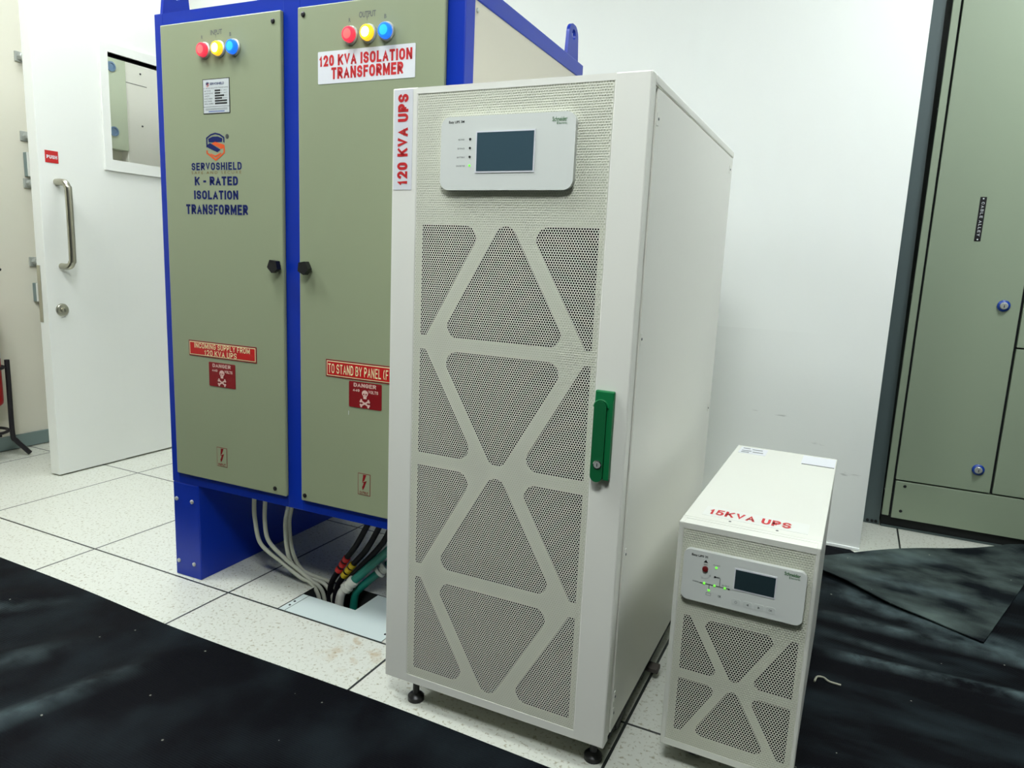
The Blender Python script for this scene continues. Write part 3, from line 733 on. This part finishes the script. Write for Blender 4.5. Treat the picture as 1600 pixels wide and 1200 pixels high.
loops = [quad(PX0, PX1, PZ0, PZ1)]; xc = .2563
for z0, z1, up in ((.8335, 1.051, True), (.590, .8060, False), (.3445, .5625, True), (.1015, .3150, False)):
    loops += tri_row(z0, z1, up, xc, .0738, .4390, .138, .032, .0235)
mb = MB(); mb.tris(fill_polys(loops), lambda a, c: (a, .0020, c), M_backing); part(mb.build('backing_sheet', fd), 'grey backing sheet cut out in triangles')
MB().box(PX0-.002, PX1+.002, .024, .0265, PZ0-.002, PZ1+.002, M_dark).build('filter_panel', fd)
mb = MB()
mb.bevbox(.036, UW-.004, .031, UD, UB, UT-.006, M_ups, .002)
mb.build('cabinet_body', u)
o = MB().bevbox(UW-.0045, UW, .044, UD-.012, UB+.008, 1.2895, M_ups, .0012).build('side_panel', u)
MB().bevbox(.032, .0365, .044, UD-.012, UB+.008, 1.2895, M_ups, .0012).build('side_panel', u)
for y, z in ((.052, 1.240), (.826, 1.256), (.050, .859), (.052, .445), (.052, .145), (.05, .110), (.826, .60)):
    mb = MB(); mb.bevbox(UW, UW+.0016, y-.004, y+.004, z-.011, z+.011, M_ups, .0007); mb.lathe([(.0026, 0), (.0022, .0012)], (UW+.0016, y, z), (1, 0, 0), M_greytxt, 10); mb.build('clip', o)
MB().bevbox(.032, UW, .031, UD, 1.2925, UT, M_ups, .0025).build('top_cover', u)
# name sticker
mb = MB(); mb.box(.0040, .0470, -.0007, .0, 1.1175, 1.3055, M_sticker)
ts = lambda a, c: (.0375-(c)*1.0, -.0011, a)   # text reads upward: u along z, v towards -x
vs, fs = strokes_text('120 KVA UPS', t=.22)
mb.add([(.0372-v_*.0240, -.0011, 1.1260+u_*.1715) for u_, v_ in vs], fs, M_redtxt)
mb.build('name_sticker', fd)
# control panel
cp = MB().prism(rpoly(quad(.1180, .3885, 1.1155, 1.2480), .0185, 8), lambda a, c, d: (a, d, c), -.010, .0005, M_panel)
cp = cp.build('control_panel', u, smooth=True)
G = lambda a, c: (a, -.0105, c)
mb = MB(); mb.prism(quad(.1935, .3135, 1.1465, 1.2205), lambda a, c, d: (a, d, c), -.0100, -.0112, M_sticker)
mb.flat(quad(.1960, .3110, 1.1495, 1.2180), lambda a, c: (a, -.0115, c), M_screen); mb.build('display', cp)
for k, z in enumerate((1.2072, 1.1912, 1.1755, 1.1600)):
    o = MB().lathe([(.0022, 0), (.0020, .0012)], (.1812, -.0100, z), (0, -1, 0), M_blacktxt if k < 3 else M_led, 12).build('indicator_light', cp)
    if k == 3: part(o, 'lit green led')
MB().text('Easy UPS 3M', .1348, .1678, 1.2350, 1.2408, G, M_blacktxt, .015).build('series_lettering', cp)
MB().text('Schneider', .3445, .3725, 1.2320, 1.2395, G, M_grntxt, .015).text('Electric', .3530, .3725, 1.2270, 1.2310, G, M_grntxt).build('maker_lettering', cp)
for k, (t_, z) in enumerate((('RECTIFIER', 1.2052), ('BYPASS', 1.1892), ('BATTERY', 1.1735), ('INVERTER', 1.1580))): MB().text(t_, .1560-.001*k, .1690+.001*k, z, z+.0028, G, M_greytxt).build('indicator_legend', cp)
# green swing handle
gh = MB()
gh.bevbox(.4540, .4905, -.009, .0005, .6035, .7670, M_green, .0028, 2)
gh.prism([(.4800, .6035), (.4900, .6035), (.4900, .752), (.4830, .745)], lambda a, c, d: (a, d, c), -.009, -.0115, M_green)
gh = gh.build('door_handle', u)
P = rpoly(quad(.4560, .4790, .5985, .7480), .0112, 8)
mb = MB(); mb.prism(P, lambda a, c, d: (a, d, c), -.009, -.0155, M_greend); mb.build('lever', gh, smooth=False)
mb = MB(); cxx, czz = .4675, .7368
mb.tube([(cxx+.0132*math.cos(a), -.0105, czz+.0132*math.sin(a)) for a in [math.pi*k/12 for k in range(13)]], .0016, M_green, 8, 0); mb.build('finger_ridge', gh, smooth=True)
mb = MB(); mb.lathe([(.0082, 0), (.0082, .0012), (.0066, .002), (.0066, .001)], (.4690, -.0155, .6316), (0, -1, 0), M_chrome, 24); mb.lathe([(.0064, 0), (.0064, .0018)], (.4690, -.0155, .6316), (0, -1, 0), M_zinc, 20)
mb.box(.4683, .4697, -.0178, -.0172, .6285, .6345, M_gap); part(mb.build('handle_lock', gh, smooth=True), 'chrome key lock')
# feet, rails, casters
for x, y in ((.062, .034), (.482, .044), (.062, .835), (.482, .835)):
    MB().lathe([(.0185, 0), (.0185, .010), (.014, .015), (.010, .017), (.0075, .018), (.0075, .052), (.011, .053), (.011, UB+.001)], (x, y, 0), (0, 0, 1), M_black, 20).build('leveling_foot', u, smooth=True)
for x0, x1 in ((.030, .058), (.466, .504)):
    MB().bevbox(x0, x1, .075, .80, .030, UB+.0005, M_gap, .002).build('base_rail', u)
for x in (.042, .490):
    for y in (.16, .70):
        mb = MB(); mb.lathe([(.024, -.011), (.026, -.008), (.026, .008), (.024, .011)], (x, y, .026), (1, 0, 0), M_black, 20); mb.build('caster', u, smooth=True)
mb = MB(); mb.bevbox(.500, .530, .372, .402, .020, .034, mat('brown_grey_bracket', (66, 60, 56), .6), .003); mb.build('transport_bracket', u)
cz = thing('power_cable', 'black cable loop on the floor under the tall white cabinet', 'cable', (UX+.3, UY+.12, 0))
MB().tube([(-.06, .30, .02), (-.05, .14, .014), (.00, .04, .012), (.06, .02, .012), (.11, .06, .012), (.13, .2, .014), (.13, .35, .02)], .009, M_bcable, 10).build('cable_sheath', cz, smooth=True)

# ------------------------------------------------------------ the small 15 kVA unit
SX, SY, SR = 1.8953, -.0949, -.0117
SW, SD, SB, ST = .2487, .6823, .050, .518
s = thing('power_supply_unit', 'small white power unit with green leds on the right', 'power supply', (SX, SY, 0), SR)
QX0, QX1, QZ0, QZ1 = .0095, .2410, .0640, .5060
mb = MB()
mb.bevbox(0, QX0, 0, .03, SB, ST, M_ups2, .002); mb.bevbox(QX1, SW, 0, .03, SB, ST, M_ups2, .002)
mb.box(QX0-.003, QX1+.003, .0002, .0295, SB+.001, QZ0, M_ups2); mb.box(QX0-.003, QX1+.003, .0002, .0295, QZ1, ST-.001, M_ups2)
ff = mb.build('front_frame', s)
def in_panel2(x, z): return .022 < x < .227 and .377 < z < .467
perforated(QX0, QX1, QZ0, QZ1, .0006, .00503, .00198, M_upsperf2, .0004, in_panel2).build('perforated_sheet', ff, fix=False)
loops = [quad(QX0, QX1, QZ0, QZ1)]
for z0, z1, up in ((.2215, .3330, False), (.0905, .2010, True)):
    loops += tri_row(z0, z1, up, .1275, .0235, .2310, .0706, .0195, .0125)
mb = MB(); mb.tris(fill_polys(loops), lambda a, c: (a, .0020, c), M_backing); part(mb.build('backing_sheet', ff), 'grey backing sheet cut out in triangles')
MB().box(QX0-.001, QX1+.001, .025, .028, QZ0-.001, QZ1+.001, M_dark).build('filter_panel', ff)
MB().bevbox(.0015, SW-.0015, .031, SD, SB, ST-.004, M_ups2, .0015).build('chassis', s)
mb = MB(); mb.bevbox(0, SW, .0375, SD, ST-.012, ST, M_ups2, .0015); mb.bevbox(0, SW, .026, .0365, ST-.012, ST, M_ups2, .001)
tcov = mb.build('top_cover', s)
for x in (.085, .170): MB().lathe([(.0028, 0), (.002, .0008)], (x, .050, ST), (0, 0, 1), M_greytxt, 10).build('screw', tcov)
T = lambda a, c: (a, c, ST+.0008)
mb = MB(); mb.box(.030, .222, .060, .118, ST, ST+.0004, mat('glossy_clear_sticker', (220, 222, 214), .3)); mb.caps('15KVA UPS', .0395, .1915, .0710, .1030, T, M_redtxt); mb.build('name_sticker', tcov)
mb = MB(); mb.box(.168, .246, .580, .672, ST, ST+.0004, M_sticker); mb.box(.170, .245, .5785, .5815, ST, ST+.0012, M_greytxt); mb.build('blank_label', tcov)
mb = MB(); mb.box(.012, .080, .600, .668, ST, ST+.0004, M_sticker)
for a, c, w in ((.018, .650, .018), (.042, .645, .026), (.018, .624, .024), (.046, .618, .026), (.018, .608, .02)): mb.flat([(a, c), (a+w, c), (a+w, c+.007), (a, c+.007)], T, M_greytxt)
mb.build('printed_label', tcov)
cp = MB().prism(rpoly(quad(.0165, .2325, .3715, .4715), .0125, 8), lambda a, c, d: (a, d, c), -.010, .0005, M_panel).build('control_panel', s, smooth=True)
mb = MB(); mb.prism(quad(.1105, .1835, .4115, .4535), lambda a, c, d: (a, d, c), -.0100, -.0110, M_sticker); mb.flat(quad(.1122, .1818, .4142, .4512), lambda a, c: (a, -.0114, c), M_screen2); mb.build('display', cp)
mb = MB(); mb.prism(rpoly(quad(.0490, .0665, .4200, .4600), .008, 6), lambda a, c, d: (a, d, c), -.0100, -.0106, M_panel)
mb.lathe([(.0056, 0), (.0050, .003), (.002, .0036)], (.0578, -.0106, .4390), (0, -1, 0), mat('dark_red_button', (110, 22, 24), .4), 20)
mb.flat([(.0535, .4512), (.0620, .4512), (.0578, .4568)], lambda a, c: (a, -.0109, c), M_blacktxt); mb.text('EPO', .0545, .0615, .4460, .4488, lambda a, c: (a, -.0109, c), M_greytxt)
part(mb.build('emergency_button', cp), 'dark red push button in an oval surround')
for x, z in ((.0774, .4455), (.0582, .4104), (.0772, .4100), (.0959, .4097), (.0676, .3986)):
    part(MB().lathe([(.0023, 0), (.0020, .0012)], (x, -.0100, z), (0, -1, 0), M_led, 12).build('indicator_light', cp), 'lit green led')
mb = MB(); lw = .0006
def seg(x0, z0, x1, z1): mb.flat(quad(min(x0, x1)-lw, max(x0, x1)+lw, min(z0, z1)-lw, max(z0, z1)+lw), G, M_greytxt)
seg(.0500, .4105, .1040, .4100); seg(.0676, .4000, .0676, .4100); seg(.0768, .4278, .0845, .4270); seg(.0862, .4100, .0862, .4250)
mb.tube([(.0845, -.0103, .4272), (.0858, -.0103, .4264), (.0862, -.0103, .4250)], .0006, M_greytxt, 6, 3)
mb.lathe([(.0018, 0), (.0018, .0008)], (.0768, -.0102, .4275), (0, -1, 0), M_blacktxt, 10)
mb.flat([(.1020, .4080), (.1020, .4116), (.1060, .4098)], lambda a, c: (a, -.0107, c), M_blacktxt)
mb.build('flow_diagram', cp)
MB().text('Easy UPS 3S', .0310, .0610, .4590, .4645, G, M_blacktxt, .015).build('series_lettering', cp)
MB().text('Schneider', .1945, .2215, .4608, .4675, G, M_grntxt, .02).text('Electric', .2030, .2215, .4562, .4598, G, M_grntxt).build('maker_lettering', cp)
for t_, x0, x1, z0, z1 in (('ALARM', .0715, .0835, .4490, .4515), ('BYPASS', .0560, .0690, .4265, .4292), ('NORMAL', .0370, .0490, .4095, .4122), ('OUTPUT', .0905, .1035, .4135, .4160)):
    MB().text(t_, x0, x1, z0, z1, G, M_greytxt).build('indicator_legend', cp)
mb = MB()
mb.flat(quad(.0630, .0720, .3885, .3890), G, M_greytxt); mb.flat(quad(.0630, .0635, .3885, .3935), G, M_greytxt); mb.flat(quad(.0715, .0720, .3885, .3935), G, M_greytxt); mb.flat(quad(.0630, .0720, .3932, .3938), G, M_greytxt)
mb.build('battery_symbol', cp)
MB().text('OK', .0850, .0910, .3895, .3940, G, M_greytxt, .03).build('indicator_legend', cp)
for k, x in enumerate((.1177, .1382, .1584, .1784)):
    mb = MB(); mb.prism(rpoly(quad(x-.0080, x+.0080, .3820, .3940), .003, 4), lambda a, c, d: (a, d, c), -.0100, -.0104, mat('key_plastic', (208, 213, 207), .45))
    H_ = lambda a, c: (a, -.0107, c)
    if k == 0: mb.text('O', x-.0022, x+.0022, .3855, .3905, H_, M_greytxt)
    if k == 1: mb.flat([(x+.002, .3855), (x+.002, .3905), (x-.002, .3880)], H_, M_greytxt)
    if k == 2: mb.flat([(x-.002, .3855), (x-.002, .3905), (x+.002, .3880)], H_, M_greytxt)
    if k == 3: mb.text('OK', x-.0030, x+.0030, .3862, .3900, H_, M_greytxt, .02)
    mb.build('key', cp)
for x in (.050, .200):
    for y in (.055, .62):
        mb = MB(); mb.lathe([(.020, -.009), (.022, -.006), (.022, .006), (.020, .009)], (x+.006, y+.018, .022), (1, 0, 0), M_black, 20); o = mb.build('caster_wheel', s, smooth=True)
        mb = MB(); mb.prism([(-.018, .0), (.018, .0), (.022, -.034), (-.022, -.034)], lambda a, c, d: (x+a, d, SB+.0005+c), y-.006, y-.003, M_caster)
        mb.box(x-.020, x+.022, y-.006, y+.03, SB-.003, SB+.0005, M_caster); part(mb.build('caster_bracket', s), 'blue-grey caster bracket')

# ------------------------------------------------------------ tall cabinet on the right
KX, KY = 2.337, 1.700
k_ = thing('control_cabinet', 'tall grey-green electrical cabinet with blue-ringed locks', 'cabinet', (KX, KY, 0)); off = (KX, KY, 0)
MB().box(KX+.002, 3.55, KY+.028, 2.45, 0, .052, M_gap).build('plinth', k_, off)
MB().box(KX+.004, 3.555, KY+.024, KY+.028, .0, .008, M_greymetal).build('plinth_trim', k_, off)
MB().box(KX+.020, 3.55, KY+.020, 2.45, .052, 2.2, mat('shaded_carcass', (40, 46, 46), .7)).build('carcass', k_, off)  # shade on the cabinet side put into the carcass colour
MB().bevbox(KX, KX+.0245, KY, KY+.020, .055, 2.2, M_cab, .002).build('corner_strip', k_, off)
MB().box(KX+.0245, 3.55, KY+.0195, KY+.0205, .055, 2.2, M_gap).build('gap_shade', k_, off)  # dark sheet painting the shade in the gaps between doors
MB().bevbox(KX+.0335, 3.55, KY, KY+.019, .0495, .2010, M_cab, .0015).build('kick_panel', k_, off)
d_a = MB().bevbox(KX+.0320, 2.6810, KY, KY+.019, .2070, 2.19, M_cab, .0015).build('cabinet_door', k_, off)
MB().bevbox(2.6900, 3.15, KY, KY+.019, .2070, .7530, M_cab, .0015).build('cabinet_door', k_, off)
MB().bevbox(2.6900, 3.15, KY, KY+.019, .7590, 2.19, M_cab, .0015).build('cabinet_door', k_, off)
MB().bevbox(3.156, 3.55, KY, KY+.019, .2070, 2.19, M_cab, .0015).build('cabinet_door', k_, off)
for x, z in ((2.630, .9055), (2.6335, .2910)):
    mb = MB(); mb.lathe([(.0205, 0), (.0205, .004), (.018, .007), (.012, .0085)], (x, KY, z), (0, -1, 0), M_bluering, 28)
    mb.lathe([(.0130, .008), (.0130, .012), (.0105, .0145)], (x, KY, z), (0, -1, 0), M_zinc, 20); mb.box(x-.0012, x+.0012, KY-.0160, KY-.0145, z-.006, z+.003, M_gap)
    part(mb.build('cam_lock', d_a, off, smooth=True), 'steel cam lock in a blue ring')
mb = MB(); x0, x1, z0, z1 = 2.5085, 2.5285, 1.1320, 1.2880
mb.box(x0, x1, KY-.0015, KY, z0, z1, M_black)
vs, fs = strokes_text('CABLE ALLEY', t=.14, gap=.3)
mb.add([(x0+.0060+v_*.0090, KY-.0019, z1-.018-u_*.120) for u_, v_ in vs], fs, M_sticker)
for z in (z0+.006, z1-.006): mb.lathe([(.0028, 0), (.0024, .001)], ((x0+x1)/2, KY-.0015, z), (0, -1, 0), M_sticker, 10)
mb.build('label_strip', d_a, off)
for x, z in ((2.404, .183), (2.401, .081)): MB().lathe([(.006, 0), (.005, .002)], (x, KY, z), (0, -1, 0), M_gap, 12).build('screw', k_, off)
for z in (.16, .93, 1.60): MB().lathe([(.004, 0), (.003, .003)], (KX+.001, KY+.010, z), (-1, 0, 0), M_chrome, 10).build('screw', k_, off)

# ------------------------------------------------------------ floor plate, cables and pipes under the transformer
fp = thing('floor_plate', 'pale L-shaped metal plate around the cable hole in the floor', 'plate', (.79, .005, 0)); off = (.79, .005, 0)
P = [(.790, .005), (1.140, .005), (1.140, .2095), (.979, .2095), (.979, .104), (.790, .104)]
MB().prism(P, lambda a, c, d: (a, c, d), -.004, -.0005, M_aluplate).build('plate', fp, off)
MB().box(.8105, .8120, .006, .103, -.0006, -.0001, M_gap).build('crease', fp, off)
for x, y in ((.802, .035), (.799, .058), (1.128, .040), (1.128, .18)): MB().lathe([(.0038, 0), (.003, .0012)], (x, y, -.0005), (0, 0, 1), M_gap, 10).build('screw', fp, off)

grey = [
 ([(.63, .085, .335), (.616, .09, .25), (.609, .10, .187), (.615, .115, .112), (.677, .135, .062), (.738, .15, .020), (.768, .155, .010), (.798, .16, -.03), (.81, .16, -.12)], 'grey cable nearest the blue foot, drooping lowest'),
 ([(.67, .085, .335), (.659, .09, .258), (.647, .10, .195), (.651, .11, .132), (.694, .13, .080), (.738, .15, .040), (.770, .158, .016), (.803, .172, -.02), (.82, .175, -.12)], 'second grey cable from the blue foot'),
 ([(.75, .11, .335), (.728, .11, .252), (.708, .12, .191), (.700, .135, .104), (.708, .15, .052), (.749, .166, .018), (.800, .182, .002), (.83, .185, -.04), (.84, .185, -.12)], 'third grey cable, hanging straight before it bends'),
 ([(.745, .13, .335), (.722, .13, .241), (.704, .14, .183), (.706, .15, .098), (.722, .17, .036), (.765, .188, .014), (.815, .196, .003), (.85, .196, -.04), (.86, .19, -.12)], 'grey cable behind the straight-hanging one')]
for pts, lab in grey:
    tag(MB().tube(pts, .0062, M_cable, 12).build('grey_cable', smooth=True), lab, 'cable', 'grey cables under the transformer')
blk = [
 ([(1.03, .16, .34), (.982, .16, .245), (.932, .17, .163), (.887, .18, .106), (.848, .185, .050), (.824, .185, .004), (.82, .182, -.05), (.82, .18, -.14)], 'black cable with red ferrules', M_tagred, .35),
 ([(1.06, .17, .34), (1.013, .17, .238), (.959, .18, .150), (.902, .19, .085), (.864, .19, .036), (.846, .187, .0), (.842, .18, -.05), (.842, .18, -.14)], 'black cable with yellow ferrules', M_tagyel, .42),
 ([(1.08, .18, .34), (1.032, .18, .212), (.990, .19, .153), (.940, .192, .097), (.894, .19, .042), (.872, .186, .0), (.866, .18, -.05), (.866, .18, -.14)], 'plain black cable beside the green pipes', None, 0)]
for pts, lab, tm, fr_ in blk:
    t = thing('power_lead', lab+' entering the floor hole', 'cable', (.84, .185, 0), 0, 'black cables under the transformer'); off = (.84, .185, 0)
    MB().tube(pts, .0085, M_bcable, 12).build('sheath', t, off, smooth=True)
    if tm:
        P = [Vector(p) for p in pts]; i0 = 3; a, c = P[i0], P[i0+1]
        for q in (.06, .42, .80):
            d = (c-a).normalized(); m0 = a.lerp(c, q)
            MB().lathe([(.0095, -.008), (.0112, -.006), (.0112, .006), (.0095, .008)], m0, d, tm, 14).build('ferrule', t, off, smooth=True)
t = thing('green_pipe', 'upper green pipe ending in a white elbow at the floor hole', 'pipe', (.91, .165, 0), 0, 'green pipes under the transformer'); off = (.91, .165, 0)
MB().tube([(1.12, .21, .27), (1.032, .2, .165), (.972, .185, .102), (.914, .165, .040)], .0125, M_pipe, 16).build('pipe_run', t, off, smooth=True)
a = Vector((.922, .167, .048)); d = (Vector((.899, .158, .020))-a).normalized()
mb = MB(); mb.lathe([(.0155, -.004), (.0175, -.002), (.0175, .010), (.0155, .012), (.0155, .022), (.0185, .024), (.0185, .036), (.015, .040)], a, d, M_fit, 20); mb.tube([tuple(a+d*.038), (.890, .152, .006), (.884, .150, -.03), (.884, .150, -.1)], .013, M_fit, 14)
part(mb.build('elbow_fitting', t, off, smooth=True), 'white elbow')
t = thing('green_pipe', 'lower green pipe with a grey collar at the floor hole', 'pipe', (.93, .19, 0), 0, 'green pipes under the transformer'); off = (.93, .19, 0)
MB().tube([(1.10, .24, .20), (1.019, .22, .112), (.984, .205, .074), (.930, .186, .018), (.915, .180, -.02), (.91, .18, -.12)], .0115, M_pipe, 16).build('pipe_run', t, off, smooth=True)
a = Vector((1.004, .214, .096)); d = (Vector((.984, .205, .074))-a).normalized()
MB().lathe([(.014, -.004), (.019, -.002), (.019, .008), (.016, .010), (.016, .018), (.019, .020), (.019, .030), (.014, .032)], a, d, M_fit, 20).build('collar', t, off, smooth=True)

# ------------------------------------------------------------ rubber mats
def grid_mat(name, poly_fn, nx, ny, hfn, th, m, label):
    """poly_fn(s, t) -> x, y ; hfn(x, y) -> height of the top face"""
    top = []; n1 = ny+1
    for i in range(nx+1):
        for j in range(n1):
            x, y = poly_fn(i/nx, j/ny); top.append((x, y, hfn(x, y)))
    n = len(top); vs = top+[(x, y, max(z-th, .0006)) for x, y, z in top]; fs = []
    for i in range(nx):
        for j in range(ny):
            a = i*n1+j; fs.append((a, a+n1, a+n1+1, a+1)); fs.append((a+n, a+1+n, a+n1+1+n, a+n1+n))
    rim = [i*n1 for i in range(nx+1)]+[nx*n1+j for j in range(1, n1)]+[i*n1+ny for i in range(nx-1, -1, -1)]+[j for j in range(ny-1, 0, -1)]
    for q in range(len(rim)):
        a, c = rim[q], rim[(q+1) % len(rim)]; fs.append((a, c, c+n, a+n))
    mb = MB(); mb.add(vs, fs, m); o = mb.build(name, smooth=True); return tag(o, label, 'mat', 'black rubber mats')
def ridge(x, y, a, c, w, h):
    ax, ay = a; bx, by = c; dx, dy = bx-ax, by-ay; L2 = dx*dx+dy*dy
    t_ = max(0, min(1, ((x-ax)*dx+(y-ay)*dy)/L2)); px, py = ax+dx*t_, ay+dy*t_
    d2 = (x-px)**2+(y-py)**2
    return h*math.exp(-d2/(w*w))*min(1, 4*t_*(1-t_)+.35)
def h_left(x, y):
    z = .0035+.0012*math.sin(x*5.1+y*2.3)*math.sin(y*4.2-x*1.3)+.0012
    z += ridge(x, y, (.56, -1.1), (.76, -.30), .045, .018)+ridge(x, y, (.28, -.75), (.56, -.30), .05, .012)+ridge(x, y, (1.05, -.9), (1.28, -.5), .05, .005)+ridge(x, y, (-.1, -.5), (.2, -.28), .05, .006)
    return z
# front edge of the left mat follows its slightly wavy cut
def e_left(x): return -.190-.022*max(0, min(1, (x+.2)/.8))+.004*math.sin(x*6)
grid_mat('floor_mat', lambda a, c: (-1.30+a*3.425, e_left(-1.30+a*3.425)*(1-c)+(-2.6)*c), 180, 120, h_left, .003, M_mat, 'black rubber mat across the bottom left, along the row of floor tiles')
def h_right(x, y):
    z = .0040+.001*math.sin(x*6.1+y*3.3)
    z += ridge(x, y, (2.0, .53), (3.4, .60), .028, .014)+ridge(x, y, (2.0, .77), (3.2, .75), .035, .010)+ridge(x, y, (2.4, .25), (3.3, .2), .05, .005)
    return z
def e_right(x):
    k = max(0, min(1, (x-2.235)/.05)); k = k*k*(3-2*k)
    return min(1.366-.14*k+.80*max(0, x-2.30), 1.69)
grid_mat('floor_mat', lambda a, c: (2.136+a*2.2, -2.6+c*(e_right(2.136+a*2.2)+2.6)), 160, 170, h_right, .003, M_mat2, 'long black rubber mat right of the small white unit, with lengthwise creases')
# loose upper piece, lying over the long one with a curled edge
A_, B_, C_, D_ = Vector((2.140, 1.225)), Vector((2.140, 1.060)), Vector((2.572, .815)), Vector((2.872, 1.680))
def top_piece(a, c):
    lo = B_.lerp(C_, a)+Vector((0, .018*math.sin(a*math.pi*3.)*(1-a))); hi = A_.lerp(D_, a)+Vector((0, .085*math.sin(a*math.pi)))
    p_ = lo.lerp(hi, c); return p_.x, p_.y
def h_top(x, y):
    e = (C_-B_); n = Vector((-e.y, e.x)).normalized(); d = (Vector((x, y))-B_).dot(n); s_ = (Vector((x, y))-B_).dot(e)/e.length_squared
    curl = .020*math.exp(-max(d, 0)/.07)*max(0, 1-s_*1.25)
    lift = max(0, min(1, (y-1.45)/.23))*max(0, min(1, (x-2.5)/.25))
    return .0098+curl+.0012*math.sin(x*11+y*5)+.040*lift*lift
grid_mat('floor_mat', top_piece, 70, 50, h_top, .003, M_mat3, 'dusty upper mat piece with a curled edge, in front of the tall cabinet')
tag(MB().tube([(2.163, .372, .009), (2.168, .395, .010), (2.182, .400, .010), (2.196, .388, .010), (2.222, .386, .010)], .0024, M_string, 8).build('string_scrap', smooth=True), 'short pale twist of string on the right-hand mat', 'scrap')
